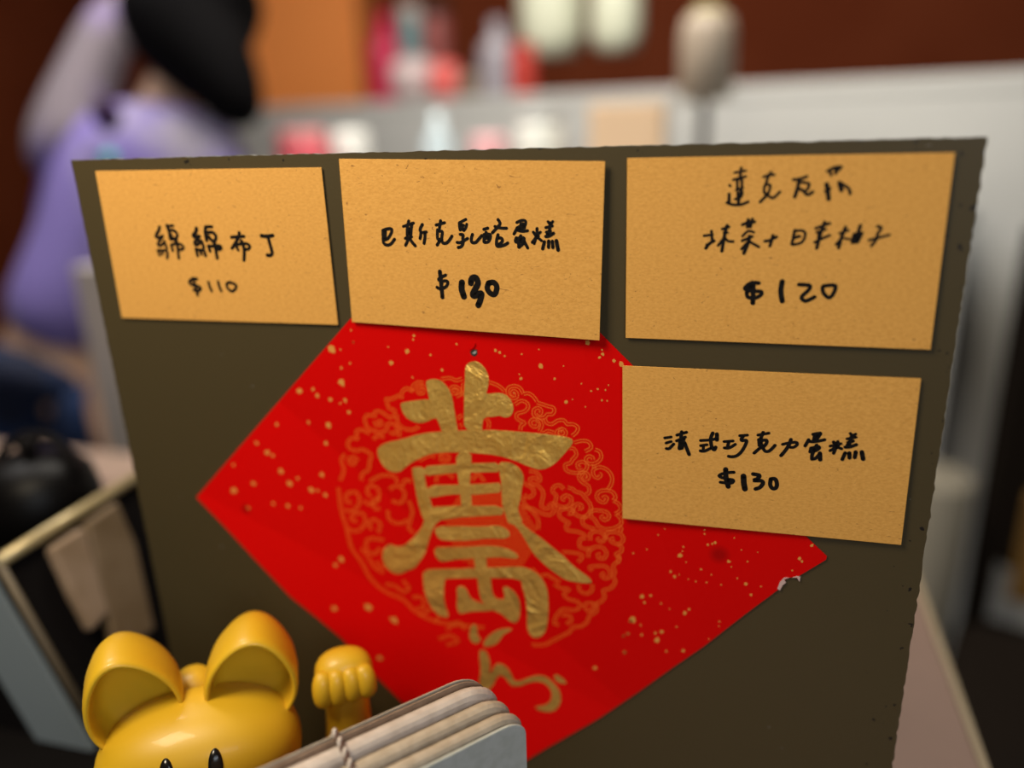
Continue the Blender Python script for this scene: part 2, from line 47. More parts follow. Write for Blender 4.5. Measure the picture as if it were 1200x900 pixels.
GOLD=[[[-33.07,3.1],[-31.14,3.84],[-28.51,4.03],[-26.35,2.93],[-24.62,0.81],[-23.64,-1.55],[-23.23,-4.14],[-22.76,-9.0],[-22.25,-13.15],[-22.02,-15.81],[-27.91,-16.26],[-28.41,-15.14],[-29.19,-12.51],[-29.85,-11.02],[-31.91,-7.73],[-32.2,-3.59],[-32.87,0.5]],[[-43.53,-6.79],[-43.07,-5.8],[-39.73,-5.01],[-32.39,-3.6],[-29.44,-4.54],[-29.85,-11.02],[-31.38,-11.13],[-33.37,-12.42],[-36.12,-13.32],[-38.8,-13.01],[-41.4,-11.65],[-42.79,-9.62]],[[-16.43,10.77],[-14.96,11.31],[-13.16,11.18],[-11.43,9.76],[-10.25,8.02],[-9.62,5.89],[-9.73,3.34],[-10.37,1.11],[-10.98,-0.58],[-7.15,0.28],[-4.64,0.18],[-2.89,-0.81],[-1.69,-2.38],[-1.04,-4.54],[-1.28,-6.4],[-2.05,-7.94],[-3.33,-8.7],[-4.96,-8.7],[-6.39,-8.24],[-8.6,-8.84],[-11.9,-9.08],[-12.75,-11.7],[-12.98,-15.13],[-19.77,-15.64],[-19.24,-5.38],[-18.36,4.31],[-18.13,8.69],[-17.18,10.19]],[[-54.5,-25.9],[-53.26,-23.53],[-50.02,-21.73],[-44.31,-20.26],[-36.06,-17.1],[-28.09,-15.8],[-12.58,-13.85],[2.4,-13.69],[13.37,-14.0],[19.22,-14.6],[19.93,-16.17],[18.75,-18.18],[15.53,-22.31],[12.75,-25.48],[8.55,-27.83],[4.85,-27.17],[-1.65,-24.77],[-7.28,-23.46],[-14.92,-23.21],[-22.69,-23.56],[-29.6,-24.14],[-34.66,-25.58],[-39.9,-28.59],[-43.13,-30.94],[-45.35,-33.22],[-48.5,-34.03],[-51.49,-32.72],[-53.77,-29.27]],[[-40.96,-31.84],[-40.31,-30.97],[-35.94,-30.38],[-35.99,-33.81],[-35.84,-37.44],[-34.62,-42.64],[-33.9,-46.69],[-31.33,-49.74],[-33.09,-52.43],[-37.52,-52.92],[-38.83,-48.87],[-39.68,-43.97],[-40.39,-37.47]],[[-36.34,-30.42],[-30.81,-29.33],[-23.44,-28.2],[-17.69,-27.39],[-12.03,-26.81],[-7.17,-26.15],[-7.31,-29.91],[-8.81,-30.12],[-17.88,-31.03],[-23.24,-31.64],[-30.26,-32.88],[-36.22,-34.31]],[[-36.07,-37.87],[-22.74,-36.51],[-16.58,-35.6],[-8.98,-34.48],[-6.72,-34.02],[-6.86,-38.04],[-9.13,-38.35],[-18.33,-40.19],[-22.17,-40.17],[-26.86,-40.84],[-30.83,-41.93],[-35.05,-43.17]],[[-34.7,-46.77],[-27.54,-45.69],[-22.43,-44.87],[-17.0,-44.43],[-6.3,-43.19],[-6.06,-47.01],[-9.49,-47.5],[-17.99,-48.91],[-24.26,-50.01],[-32.29,-52.34],[-34.69,-52.61]],[[-23.36,-23.36],[-17.28,-22.86],[-17.6,-27.77],[-18.08,-31.36],[-18.55,-35.39],[-18.25,-40.18],[-18.15,-45.86],[-22.31,-46.29],[-22.39,-40.59],[-22.78,-35.79],[-23.24,-31.64]],[[-7.41,-26.1],[-3.88,-25.6],[-1.33,-26.34],[0.81,-28.08],[1.85,-30.32],[1.79,-32.67],[0.96,-35.89],[0.48,-39.9],[-0.34,-42.37],[-0.76,-44.02],[-0.08,-46.37],[1.33,-49.45],[-4.36,-51.1],[-5.36,-46.93],[-6.54,-43.02],[-6.58,-39.01],[-6.55,-33.06],[-7.18,-29.98]],[[-4.9,-44.51],[-0.8,-45.29],[-0.49,-47.68],[0.94,-49.96],[3.5,-52.11],[6.81,-54.18],[10.11,-56.65],[12.67,-58.8],[15.6,-60.91],[19.26,-64.58],[22.56,-67.05],[25.12,-68.79],[26.4,-70.28],[26.22,-71.35],[24.01,-71.65],[20.32,-71.73],[16.61,-71.18],[13.64,-69.48],[10.68,-67.35],[7.72,-64.8],[4.77,-61.84],[2.61,-57.96],[0.45,-54.09],[-1.35,-51.44],[-4.3,-49.32]],[[-37.34,-50.44],[-37.81,-54.28],[-40.29,-57.95],[-43.87,-62.22],[-47.37,-65.02],[-50.3,-65.37],[-52.28,-64.31],[-54.73,-66.13],[-56.28,-69.39],[-56.17,-72.92],[-54.53,-75.82],[-52.14,-77.52],[-49.21,-77.58],[-46.13,-75.62],[-42.68,-73.84],[-40.83,-70.97],[-38.1,-67.14],[-36.52,-61.78],[-35.3,-58.65],[-34.55,-56.44],[-32.75,-53.29],[-29.42,-50.84],[-27.36,-49.37],[-26.5,-48.03],[-36.85,-49.14]],[[-33.23,-54.61],[-25.25,-53.71],[-13.14,-52.56],[-9.26,-51.42],[-6.23,-51.99],[-4.39,-53.42],[-3.75,-54.99],[-5.25,-56.41],[-7.56,-57.01],[-9.86,-57.03],[-14.13,-57.66],[-20.05,-59.19],[-24.41,-59.71],[-29.6,-60.32],[-31.98,-59.96],[-33.42,-57.58]],[[-34.22,-63.65],[-29.77,-63.11],[-20.59,-62.0],[-14.26,-60.61],[-9.6,-60.26],[-5.77,-60.63],[-2.38,-61.89],[-0.9,-63.38],[-1.31,-64.48],[-4.0,-64.81],[-7.84,-64.66],[-13.31,-65.69],[-19.64,-66.78],[-26.06,-68.02],[-30.57,-69.67],[-32.58,-69.49],[-34.07,-67.51]],[[-18.64,-61.83],[-12.85,-61.13],[-13.56,-66.11],[-13.47,-69.94],[-12.14,-74.19],[-12.07,-78.64],[-11.2,-82.46],[-8.7,-83.23],[-6.9,-82.41],[-7.07,-80.19],[-7.75,-78.04],[-6.46,-77.03],[-4.48,-77.7],[-2.05,-80.04],[-0.91,-83.8],[-1.03,-87.77],[-1.9,-91.88],[-3.96,-93.06],[-6.45,-91.43],[-8.42,-89.44],[-11.96,-88.53],[-15.43,-85.9],[-16.88,-83.83],[-17.49,-74.9],[-18.63,-66.74]],[[-39.5,-74.15],[-31.8,-72.76],[-25.55,-72.06],[-18.82,-70.63],[-13.22,-69.9],[-6.67,-68.78],[-2.18,-67.93],[1.26,-67.76],[5.14,-69.15],[8.0,-72.04],[9.64,-75.64],[10.05,-80.55],[9.93,-87.26],[9.08,-93.62],[7.53,-96.72],[4.98,-98.57],[2.49,-97.52],[1.33,-93.68],[1.74,-87.35],[1.17,-80.7],[0.04,-76.41],[-0.35,-72.88],[-11.88,-74.15],[-18.01,-74.97],[-29.44,-76.78],[-30.78,-77.24],[-31.25,-80.72],[-31.8,-85.38],[-31.05,-90.48],[-29.93,-93.81],[-31.57,-94.65],[-34.72,-93.95],[-37.69,-90.29],[-39.48,-85.31],[-39.84,-79.03]],[[-26.26,-80.32],[-24.39,-79.21],[-22.11,-80.14],[-21.24,-83.31],[-19.52,-85.06],[-14.43,-86.32],[-11.43,-88.28],[-14.55,-89.2],[-19.75,-89.97],[-22.93,-91.02],[-25.62,-92.29],[-26.73,-88.69],[-26.01,-85.13]],[[-21.25,-96.78],[-19.16,-95.34],[-18.54,-98.05],[-18.67,-100.9],[-16.97,-102.33],[-19.11,-104.96],[-21.12,-104.43],[-22.27,-102.04]],[[-16.57,-104.55],[-15.45,-102.09],[-12.81,-98.85],[-9.75,-96.68],[-6.75,-95.66],[-4.29,-95.55],[-5.31,-96.82],[-7.83,-98.34],[-9.42,-101.12],[-11.01,-103.64],[-13.56,-104.91],[-15.87,-105.86]],[[-18.53,-108.88],[-17.43,-106.98],[-15.19,-107.75],[-14.3,-110.48],[-13.96,-114.47],[-14.66,-119.27],[-11.87,-112.95],[-9.83,-112.32],[-7.36,-113.33],[-5.46,-116.47],[-4.56,-119.81],[-1.54,-119.27],[1.51,-116.98],[5.01,-115.21],[8.44,-115.17],[11.34,-117.53],[13.74,-120.55],[14.42,-124.49],[13.64,-128.14],[11.13,-131.57],[7.14,-132.35],[3.66,-131.24],[4.69,-129.85],[7.69,-129.28],[10.22,-126.45],[10.76,-123.42],[10.3,-121.18],[8.38,-118.64],[5.44,-118.01],[1.45,-119.31],[-2.11,-121.7],[-5.65,-122.35],[-7.09,-120.26],[-8.53,-118.18],[-11.06,-118.05],[-13.88,-125.03],[-18.13,-128.2],[-19.21,-123.63],[-17.88,-116.9]],[[11.38,-114.65],[12.86,-113.25],[16.7,-116.27],[16.2,-117.51],[12.8,-117.26]]]
CLOUD=[[[-9.41,3.9],[-6.99,3.14],[-5.26,2.11],[-3.97,0.84]],[[-0.7,-0.31],[-1.56,0.31],[-0.87,1.25],[0.21,0.64],[0.16,-0.94],[-1.4,-1.49],[-2.9,-0.23],[-2.83,2.03],[-0.81,3.05],[1.36,2.51],[2.61,0.34]],[[2.61,0.34],[4.37,0.67],[6.09,-0.34],[7.35,-2.06]],[[7.34,-2.51],[9.51,-3.04],[11.23,-3.6],[12.95,-3.94],[13.36,-5.26],[12.48,-6.45],[10.96,-6.56],[9.85,-7.77],[7.66,-8.15],[6.15,-7.12],[6.19,-5.3],[7.74,-4.38],[8.81,-5.35],[8.34,-6.74],[7.48,-6.12]],[[-0.58,-3.7],[1.67,-2.2],[3.84,-2.96],[4.01,-4.76],[2.43,-6.23],[0.2,-7.07],[-0.07,-8.7],[1.45,-9.74],[2.77,-10.34],[1.4,-11.59],[1.13,-13.23]],[[6.52,-10.06],[7.4,-10.23],[6.93,-11.41],[5.39,-11.29],[4.76,-9.96],[5.89,-8.73],[8.08,-8.81],[8.92,-10.58],[7.99,-13.17]],[[10.06,-8.21],[10.69,-9.76],[12.42,-10.09],[14.61,-8.57],[16.77,-8.41],[17.84,-9.7],[19.77,-9.56],[21.48,-10.56],[21.04,-12.42],[19.52,-13.9]],[[16.29,-13.23],[15.42,-13.53],[15.21,-12.4],[16.31,-11.63],[17.38,-12.69],[16.93,-14.1]],[[14.1,-14.32],[14.34,-12.46],[16.31,-11.4]],[[9.3,-13.77],[11.07,-12.71],[13.25,-13.24]],[[20.15,-16.38],[22.74,-15.48],[24.88,-15.54],[25.95,-16.6],[25.95,-17.98],[24.02,-19.29]],[[18.4,-18.59],[20.14,-18.68],[20.99,-20.7],[19.68,-22.67],[18.79,-24.15],[17.03,-25.01],[17.45,-27.09],[20.08,-27.8],[22.7,-27.32],[24.44,-25.99],[24.66,-24.1],[23.14,-23.3],[21.41,-24.16],[21.62,-25.78],[22.7,-25.45]],[[27.45,-18.31],[29.15,-19.09],[29.59,-21.36],[27.88,-23.35],[25.3,-23.81],[24.23,-22.28],[25.31,-21.03],[26.59,-21.38],[26.81,-22.29]],[[27.03,-23.9],[27.24,-25.74]],[[-11.54,-9.28],[-10.25,-11.05],[-10.58,-13.41]],[[24.29,-35.93],[25.5,-34.48],[25.1,-32.32],[23.09,-31.2],[21.89,-29.56],[22.3,-27.78],[24.31,-27.38],[25.31,-28.81],[24.5,-29.97],[23.5,-29.41],[24.1,-28.49]],[[31.9,-33.2],[33.08,-31.12],[33.45,-28.49],[32.25,-26.01],[29.48,-24.76],[26.9,-26.06],[27.1,-28.21],[28.5,-28.95],[29.49,-27.77],[28.89,-27.18]],[[33.92,-37.16],[34.7,-35.76],[33.9,-34.09],[32.1,-33.39],[29.51,-33.87],[28.12,-35.54],[28.73,-37.47],[30.74,-38.15],[31.73,-36.5],[30.92,-35.92],[30.33,-36.64]],[[33.92,-37.16],[35.92,-38.28],[36.54,-40.42],[34.77,-42.16]],[[16.36,-34.49],[14.94,-33.08],[13.09,-33.7],[12.24,-35.57],[13.65,-37.44],[13.2,-40.18],[14.84,-41.36],[17.32,-41.33],[18.98,-39.58],[18.79,-37.37],[16.95,-36.88],[15.71,-38.13],[16.73,-38.69]],[[17.8,-33.69],[19.43,-33.97],[20.64,-34.96],[22.67,-35.42],[23.88,-36.85],[25.5,-38.91],[26.11,-41.08],[24.68,-43.92],[22.23,-44.64],[20.18,-43.5],[19.79,-41.29],[21.02,-39.82],[22.65,-40.1],[22.65,-41.44],[21.42,-41.57]],[[24.68,-44.37],[23.04,-45.45],[23.45,-47.67],[25.9,-48.76],[27.95,-48.98]],[[17.71,-43.77],[18.95,-43.86],[19.37,-42.24],[16.9,-42.05],[14.82,-43.17],[14.79,-45.44],[16.85,-47.04],[18.09,-47.59],[17.04,-49.08],[17.65,-50.61],[20.55,-50.74],[23.03,-51.37],[24.26,-52.6]],[[34.77,-42.16],[36.38,-43.55],[36.81,-45.73],[34.42,-47.8],[31.2,-48.61],[28.76,-47.53],[27.53,-45.41],[26.11,-44.21],[26.31,-41.95],[28.74,-41.47],[31.56,-41.84],[32.58,-43.51],[31.18,-45.01],[29.76,-44.27],[30.76,-43.26]],[[24.26,-53.06],[22.19,-53.77],[21.97,-56.57],[23.84,-57.5],[25.9,-57.02]],[[25.9,-53.79],[25.9,-51.04],[27.95,-49.89],[30.4,-50.52],[31.02,-52.73],[29.59,-53.81],[28.57,-53.02],[29.38,-52.46]],[[31.63,-52.66],[31.61,-50.38],[33.63,-49.47],[36.45,-49.82],[37.68,-51.94],[36.1,-53.95],[33.66,-53.56],[33.25,-52.46],[34.46,-51.87]],[[36.02,-46.72],[36.83,-47.53],[36.45,-49.15]],[[25.07,-60.84],[25.49,-58.0],[27.96,-56.08],[30.42,-56.24],[31.66,-58.16],[30.85,-60.35],[29.0,-60.58],[28.59,-59.24],[29.61,-58.88]],[[35.7,-54.23],[37.12,-55.2],[36.74,-57.08],[35.13,-58.2],[36.16,-59.91],[35.78,-61.82]],[[3.88,-28.58],[6.36,-28.8],[7.78,-30.44],[7.53,-32.23],[5.9,-31.06],[4.22,-31.66],[4.59,-33.41],[7.08,-34.06],[8.9,-36.57],[8.42,-39.77],[8.17,-42.06],[9.83,-42.79],[11.52,-41.71],[10.7,-40.66]],[[11.54,-40.35],[12.98,-41.1],[12.74,-43.39],[11.04,-45.16],[8.11,-44.79],[5.61,-43.69],[2.68,-42.63],[1.47,-40.48],[1.52,-38.66]],[[1.66,-33.24],[2.9,-34.01],[4.97,-35.16],[5.34,-37.37],[3.62,-38.9],[1.74,-38.18]],[[15.46,-59.69],[18.82,-59.51],[22.17,-59.8],[22.79,-61.13],[21.31,-63.19]],[[0.98,-42.81],[3.5,-43.46],[5.57,-45.53],[6.79,-47.69],[6.71,-51.4]],[[26.55,-66.13],[25.65,-64.71],[28.8,-63.8],[31.48,-63.71],[33.05,-65.79],[32.85,-67.85],[31.06,-68.6],[29.93,-67.47],[31.05,-66.3]],[[35.86,-58.37],[36.33,-60.32],[34.14,-63.11],[34.83,-65.55],[34.17,-66.66],[34.87,-69.62],[33.33,-72.41],[30.64,-73.81],[31.1,-76.35],[29.75,-78.63],[27.93,-79.94],[26.11,-82.85],[24.72,-83.05],[23.58,-81.1],[25.65,-79.75],[27.94,-80.47],[27.94,-83.11],[25.64,-85.04],[24.72,-87.86],[22.39,-90.37],[19.58,-90.8]],[[21.54,-72.47],[21.99,-75.02],[24.28,-76.0],[26.33,-74.41],[26.56,-71.79]],[[12.29,-73.73],[15.06,-74.93],[17.84,-75.07],[15.96,-77.44],[17.8,-79.29],[21.04,-79.88],[21.96,-81.87],[19.63,-83.81],[15.9,-83.82],[13.52,-86.32],[12.04,-90.33],[13.93,-91.13]],[[19.58,-90.8],[17.68,-93.82],[15.77,-95.21],[11.93,-98.03],[8.04,-100.88],[3.17,-101.67]],[[3.97,-68.04],[6.73,-70.81],[9.55,-69.91],[11.86,-71.17],[14.63,-72.37]],[[14.93,-86.65],[17.74,-86.23],[18.66,-88.24],[16.77,-90.15]],[[-33.76,2.26],[-36.09,2.36],[-38.09,0.62],[-38.23,-1.25]],[[-35.11,-0.36],[-34.17,-0.3],[-34.25,-1.47],[-35.92,-1.81],[-36.27,-0.2],[-35.03,0.8],[-33.4,0.67]],[[-38.23,-1.25],[-40.52,-0.22],[-42.56,-1.98],[-42.74,-4.34]],[[-43.59,-2.98],[-46.6,-4.59],[-48.77,-4.73],[-48.66,-6.14],[-47.89,-8.48],[-45.99,-8.83],[-46.15,-10.75],[-47.69,-11.82],[-49.56,-10.99],[-51.88,-9.7],[-53.89,-10.32],[-54.03,-11.78],[-56.45,-11.47],[-58.08,-13.04],[-57.42,-16.4],[-54.57,-17.66],[-51.64,-17.93],[-49.54,-16.31],[-49.41,-14.84],[-47.41,-14.21],[-45.57,-15.53],[-46.75,-18.04],[-48.68,-17.7]],[[-53.26,-14.15],[-51.74,-13.55],[-51.87,-15.02],[-53.85,-15.16],[-54.21,-13.73]],[[-45.18,-10.68],[-44.97,-14.03],[-42.69,-15.8],[-39.34,-16.03],[-36.83,-14.4]],[[-44.6,-15.45],[-44.92,-19.37]],[[-27.15,4.02],[-23.91,4.66],[-21.67,3.87],[-19.35,4.69]],[[-22.79,0.15],[-21.87,0.21],[-22.17,-0.96],[-23.54,-0.81],[-23.67,0.79],[-22.26,1.56],[-20.47,0.75],[-20.11,-1.06],[-22.0,-2.1]],[[-18.98,3.12],[-19.71,-1.96]],[[-56.65,-18.8],[-60.02,-17.58],[-62.13,-18.72],[-61.87,-21.18],[-64.41,-21.38],[-66.2,-24.01],[-64.87,-25.91],[-62.38,-26.21],[-60.3,-25.54],[-56.95,-27.26],[-57.74,-30.34],[-58.54,-33.45],[-61.3,-35.74],[-62.06,-38.37]],[[-67.65,-28.16],[-69.47,-30.85],[-68.88,-34.89],[-70.89,-39.21]],[[-64.58,-30.43],[-63.91,-31.39],[-65.51,-32.04],[-66.38,-30.59],[-64.42,-28.9],[-62.27,-30.23]],[[-58.52,-38.55],[-53.2,-35.5],[-48.21,-35.55],[-47.42,-38.01]],[[-55.39,-21.17],[-53.76,-19.56],[-50.82,-19.82]],[[-30.4,-25.02],[-27.94,-23.84],[-26.13,-25.15],[-26.72,-27.15],[-29.11,-27.36],[-29.02,-25.88],[-27.57,-25.52]],[[-37.82,-28.11],[-33.8,-25.8],[-31.42,-26.09]],[[-31.61,-36.51],[-30.93,-33.45],[-27.49,-32.14],[-24.73,-33.87]],[[-17.64,-34.19],[-15.17,-31.51],[-12.95,-34.24]],[[-22.01,-10.48],[-20.08,-8.94]],[[-21.23,-13.25],[-20.28,-12.71]],[[-41.4,-36.93],[-43.84,-36.66],[-45.54,-39.36]],[[-71.95,-42.32],[-71.79,-52.04],[-70.46,-58.5],[-69.05,-68.38],[-65.52,-73.89],[-62.14,-81.18],[-56.09,-86.41],[-49.01,-88.89],[-44.54,-93.47],[-37.57,-96.8],[-29.68,-97.34],[-21.84,-97.01],[-15.65,-96.91]],[[-66.98,-48.28],[-69.32,-47.71],[-68.17,-44.36],[-64.15,-43.96],[-63.76,-47.95],[-66.51,-51.48],[-70.57,-51.91]],[[-58.74,-45.02],[-60.09,-42.76],[-58.28,-40.2],[-55.28,-41.49],[-55.65,-45.51],[-59.04,-48.27],[-62.08,-46.97]],[[-55.22,-49.48],[-57.6,-49.73],[-58.1,-46.56],[-54.86,-45.43]],[[-65.39,-56.28],[-67.74,-55.72],[-66.68,-53.14],[-62.64,-52.7],[-62.23,-56.75],[-65.81,-60.46],[-69.81,-60.09]],[[-59.24,-58.89],[-60.7,-57.4],[-58.86,-54.74],[-55.81,-56.04],[-56.98,-60.28]],[[-54.87,-63.34],[-58.82,-62.97],[-62.15,-64.2],[-62.55,-68.44],[-59.45,-69.74],[-56.78,-66.9]],[[-64.93,-67.89],[-62.06,-71.76],[-60.0,-75.75],[-56.15,-77.8]],[[-58.95,-73.06],[-56.73,-75.32],[-54.15,-73.29]],[[-55.78,-82.91],[-51.77,-83.22],[-48.73,-85.38],[-46.17,-83.31],[-48.32,-80.18]],[[-44.89,-87.43],[-40.86,-86.86],[-40.37,-91.11],[-43.66,-92.47]],[[-44.54,-93.47],[-41.42,-94.75],[-37.22,-91.52],[-34.19,-93.67],[-36.02,-97.44]],[[-50.59,-41.04],[-47.36,-39.15],[-44.53,-42.01],[-46.39,-46.16],[-50.22,-45.76]],[[-52.13,-49.96],[-51.7,-53.95],[-47.89,-55.16],[-43.85,-53.09]],[[-43.23,-45.04],[-42.05,-49.69],[-44.1,-56.35],[-41.94,-58.54]],[[-31.43,-100.24],[-26.46,-95.98],[-23.5,-99.0]],[[-34.92,-105.22],[-29.99,-102.66],[-26.95,-104.82],[-31.86,-107.4]]]
FLECK=[[57.45,-55.97,1.27],[69.05,-49.63,0.74],[68.15,-50.1,0.49],[66.63,-50.71,0.56],[65.39,-46.56,0.43],[65.33,-45.07,0.37],[49.74,-48.8,0.38],[51.89,-46.24,0.25],[45.91,-54.96,0.32],[41.21,-57.1,0.39],[58.4,-52.42,0.44],[58.21,-54.19,0.38],[59.62,-58.34,0.25],[73.87,-56.31,0.74],[80.06,-55.52,0.43],[64.75,-60.48,0.5],[68.34,-62.22,0.38],[66.91,-65.44,0.44],[71.82,-65.74,0.38],[63.19,-65.57,0.45],[77.03,-62.45,0.43],[80.03,-64.25,0.8],[82.05,-68.32,0.68],[54.48,-62.78,0.64],[55.83,-64.7,0.71],[85.0,-64.67,0.37],[94.67,-57.08,0.35],[96.54,-52.16,0.82],[97.5,-53.24,0.58],[100.07,-46.83,0.69],[44.68,-74.43,1.2],[45.52,-76.78,0.67],[47.7,-73.54,0.66],[51.44,-76.31,0.4],[54.44,-78.11,0.33],[59.93,-79.07,0.98],[61.35,-77.25,0.65],[71.99,-80.71,0.45],[71.89,-82.64,0.32],[57.28,-85.14,0.4],[51.97,-88.17,0.87],[49.8,-89.07,0.67],[50.4,-91.99,1.41],[44.87,-90.64,0.61],[44.39,-86.5,0.47],[41.53,-84.65,1.49],[40.01,-90.85,0.62],[38.05,-92.13,0.62],[38.83,-99.29,0.62],[53.86,-96.23,0.54],[59.85,-95.0,0.8],[68.66,-88.66,0.32],[75.2,-46.98,0.24],[77.81,-51.29,0.24],[57.39,-63.59,0.26],[60.63,-65.02,0.19],[74.84,-58.29,0.18],[83.14,-51.56,0.24],[-68.53,13.05,2.01],[-66.0,0.47,1.69],[-65.54,6.25,0.75],[-61.86,8.1,0.5],[-59.73,16.1,0.49],[-60.17,20.55,0.41],[-65.21,13.13,0.42],[-83.81,-3.93,1.4],[-77.97,-2.75,0.86],[-76.55,-5.21,1.04],[-71.31,-6.44,1.12],[-65.37,-6.3,1.1],[-67.45,-7.58,0.68],[-64.18,-10.98,0.94],[-73.07,-16.68,1.39],[-81.52,-16.2,0.8],[-95.2,-18.04,0.91],[-75.08,-24.37,1.15],[-100.92,-30.39,1.3],[-98.78,-31.36,0.83],[-105.13,-26.6,1.12],[-96.18,-37.6,1.48],[-93.2,-42.61,1.48],[-89.06,-40.07,0.92],[-83.83,-44.49,1.65],[-81.06,-44.57,0.82],[-78.37,-37.66,1.26],[-77.84,-46.13,1.0],[-118.77,-48.27,1.75],[-109.15,-44.22,1.15],[-113.21,-55.43,0.97],[-101.45,-52.35,0.86],[-94.99,-52.6,0.94],[-117.15,-36.97,0.77],[-89.52,-52.94,0.75],[-39.46,13.62,1.26],[-45.68,9.06,0.99],[-36.32,19.44,0.67],[-36.71,18.03,0.48],[-59.7,16.11,0.5],[-46.35,14.99,0.39],[-30.59,12.73,0.48],[-20.72,17.07,0.47],[-37.95,4.12,0.49],[-26.65,7.49,0.76],[-6.89,15.5,0.73],[-5.37,14.85,0.64],[-3.6,13.66,0.45],[2.46,14.58,0.45],[8.88,10.83,1.07],[1.36,7.42,0.36],[1.86,5.88,0.73],[8.38,16.57,0.35],[16.81,11.15,0.35],[13.68,6.46,0.53],[17.56,-1.58,0.98],[22.88,5.25,0.35],[26.09,2.81,0.43],[28.34,3.67,0.52],[30.92,3.47,0.43],[31.94,5.24,0.34],[29.74,-0.24,0.43],[31.55,-0.31,0.35],[25.07,19.62,1.02],[30.0,15.9,0.68],[28.9,14.7,0.6],[33.57,13.87,0.76],[36.11,12.86,1.18],[29.74,17.38,0.42],[24.17,-2.9,0.35],[-0.85,0.52,0.37],[19.78,-0.51,0.27],[-64.48,-94.67,1.97],[-53.76,-99.26,1.95],[-80.04,-97.6,1.52],[-61.84,-118.62,1.51],[27.68,-108.08,1.07],[38.69,-99.2,0.83],[38.19,-92.05,0.61],[39.7,-90.97,0.61],[40.82,-85.35,0.91],[-74.17,-74.13,1.35],[-76.98,-77.07,1.02]]
PAPER=[[-137.09,-53.21],[-114.34,-30.11],[-95.04,-10.61],[-76.65,7.91],[-59.5,25.2],[-37.32,47.6],[-17.04,68.09],[6.3,45.45],[30.41,21.76],[56.49,-3.86],[82.29,-29.2],[105.06,-50.39],[104.9,-51.7],[97.06,-58.85],[96.41,-60.0],[95.55,-59.45],[93.95,-60.0],[92.39,-61.2],[92.48,-62.53],[91.72,-63.53],[90.93,-64.08],[90.73,-65.12],[80.09,-76.93],[66.87,-92.19],[57.37,-101.91],[44.08,-116.11],[28.57,-131.79],[7.9,-150.17],[-6.74,-163.76],[-16.65,-173.14],[-36.06,-156.39],[-54.54,-138.21],[-64.4,-128.01],[-78.23,-111.8],[-88.92,-103.09],[-99.65,-94.81],[-113.37,-79.65],[-126.24,-64.92]]
# cat placement: the midpoint between the eyes, then the head centre behind it
CAT_YAW = 30
EYE_Z = 10.0; HEAD_H = 21.0; HEAD_D = 22.0; HEAD_W = 34.5
EM = deep(225, 897, 268); YW = math.radians(CAT_YAW)
HC = EM + Vector((math.sin(YW)*-1, math.cos(YW), 0))*17.5 - Vector((0, 0, EYE_Z))
EARS = [(-16, 4, -.22, 17, 40, 9, 19, .15), (17.5, 5, .13, 17.5, 37, 9, 19, 0)]
EYES = (-7.6, 7.6)
_p = deep(403, 788, 303) - HC
ARM = (_p.x*math.cos(YW)+_p.y*math.sin(YW), -_p.x*math.sin(YW)+_p.y*math.cos(YW)); PAW_Z = _p.z
# ---------------------------------------------------------------- helpers
def mat(name, col, rough=0.6, metal=0.0, noise=None, bump=None, coat=0, spec=0.5, sub=0):
    """noise=(scale, colour2, lo, hi); bump=(scale, strength, distance)"""
    m = bpy.data.materials.new(name); m.use_nodes = True; nt = m.node_tree; N = nt.nodes; b = N['Principled BSDF']
    b.inputs['Base Color'].default_value = (*col, 1); b.inputs['Roughness'].default_value = rough; b.inputs['Metallic'].default_value = metal
    b.inputs['Coat Weight'].default_value = coat; b.inputs['Specular IOR Level'].default_value = spec
    if sub:
        b.inputs['Subsurface Weight'].default_value = sub; b.inputs['Subsurface Radius'].default_value = (0.004, 0.002, 0.001); b.inputs['Subsurface Scale'].default_value = 1
    tc = N.new('ShaderNodeTexCoord')
    if noise:
        n = N.new('ShaderNodeTexNoise'); n.inputs['Scale'].default_value = noise[0]; n.inputs['Detail'].default_value = 4
        r = N.new('ShaderNodeValToRGB'); r.color_ramp.elements[0].position = noise[2]; r.color_ramp.elements[1].position = noise[3]
        r.color_ramp.elements[0].color = (*col, 1); r.color_ramp.elements[1].color = (*noise[1], 1)
        nt.links.new(tc.outputs['Object'], n.inputs['Vector']); nt.links.new(n.outputs['Fac'], r.inputs['Fac']); nt.links.new(r.outputs['Color'], b.inputs['Base Color'])
    if bump:
        n = N.new('ShaderNodeTexNoise'); n.inputs['Scale'].default_value = bump[0]; n.inputs['Detail'].default_value = 3
        u = N.new('ShaderNodeBump'); u.inputs['Strength'].default_value = bump[1]; u.inputs['Distance'].default_value = bump[2]
        nt.links.new(tc.outputs['Object'], n.inputs['Vector']); nt.links.new(n.outputs['Fac'], u.inputs['Height']); nt.links.new(u.outputs['Normal'], b.inputs['Normal'])
    return m
def tag(o, label=None, cat=None, group=None, kind=None):
    for k, v in (('label', label), ('category', cat), ('group', group), ('kind', kind)):
        if v: o[k] = v
    return o
def mesh(name, V, F, m, parent=None, smooth=False, origin=None):
    """V in world millimetres"""
    pl = Vector((0, 0, 0))
    if parent is not None: pl = world_loc(parent)
    if origin is None: origin = Vector((0, 0, 0)) if parent is None else pl/MM
    origin = Vector(origin)
    me = bpy.data.meshes.new(name); me.from_pydata([((Vector(v)-origin)*MM) for v in V], [], F)
    bm = bmesh.new(); bm.from_mesh(me); bmesh.ops.recalc_face_normals(bm, faces=bm.faces); bm.to_mesh(me); bm.free()
    for mm in (m if isinstance(m, (list, tuple)) else [m]): me.materials.append(mm)
    if smooth:
        for p in me.polygons: p.use_smooth = True
    o = bpy.data.objects.new(name, me); COL.objects.link(o)
    if parent is not None: o.parent = parent; o.location = origin*MM - pl
    else: o.location = origin*MM
    return o
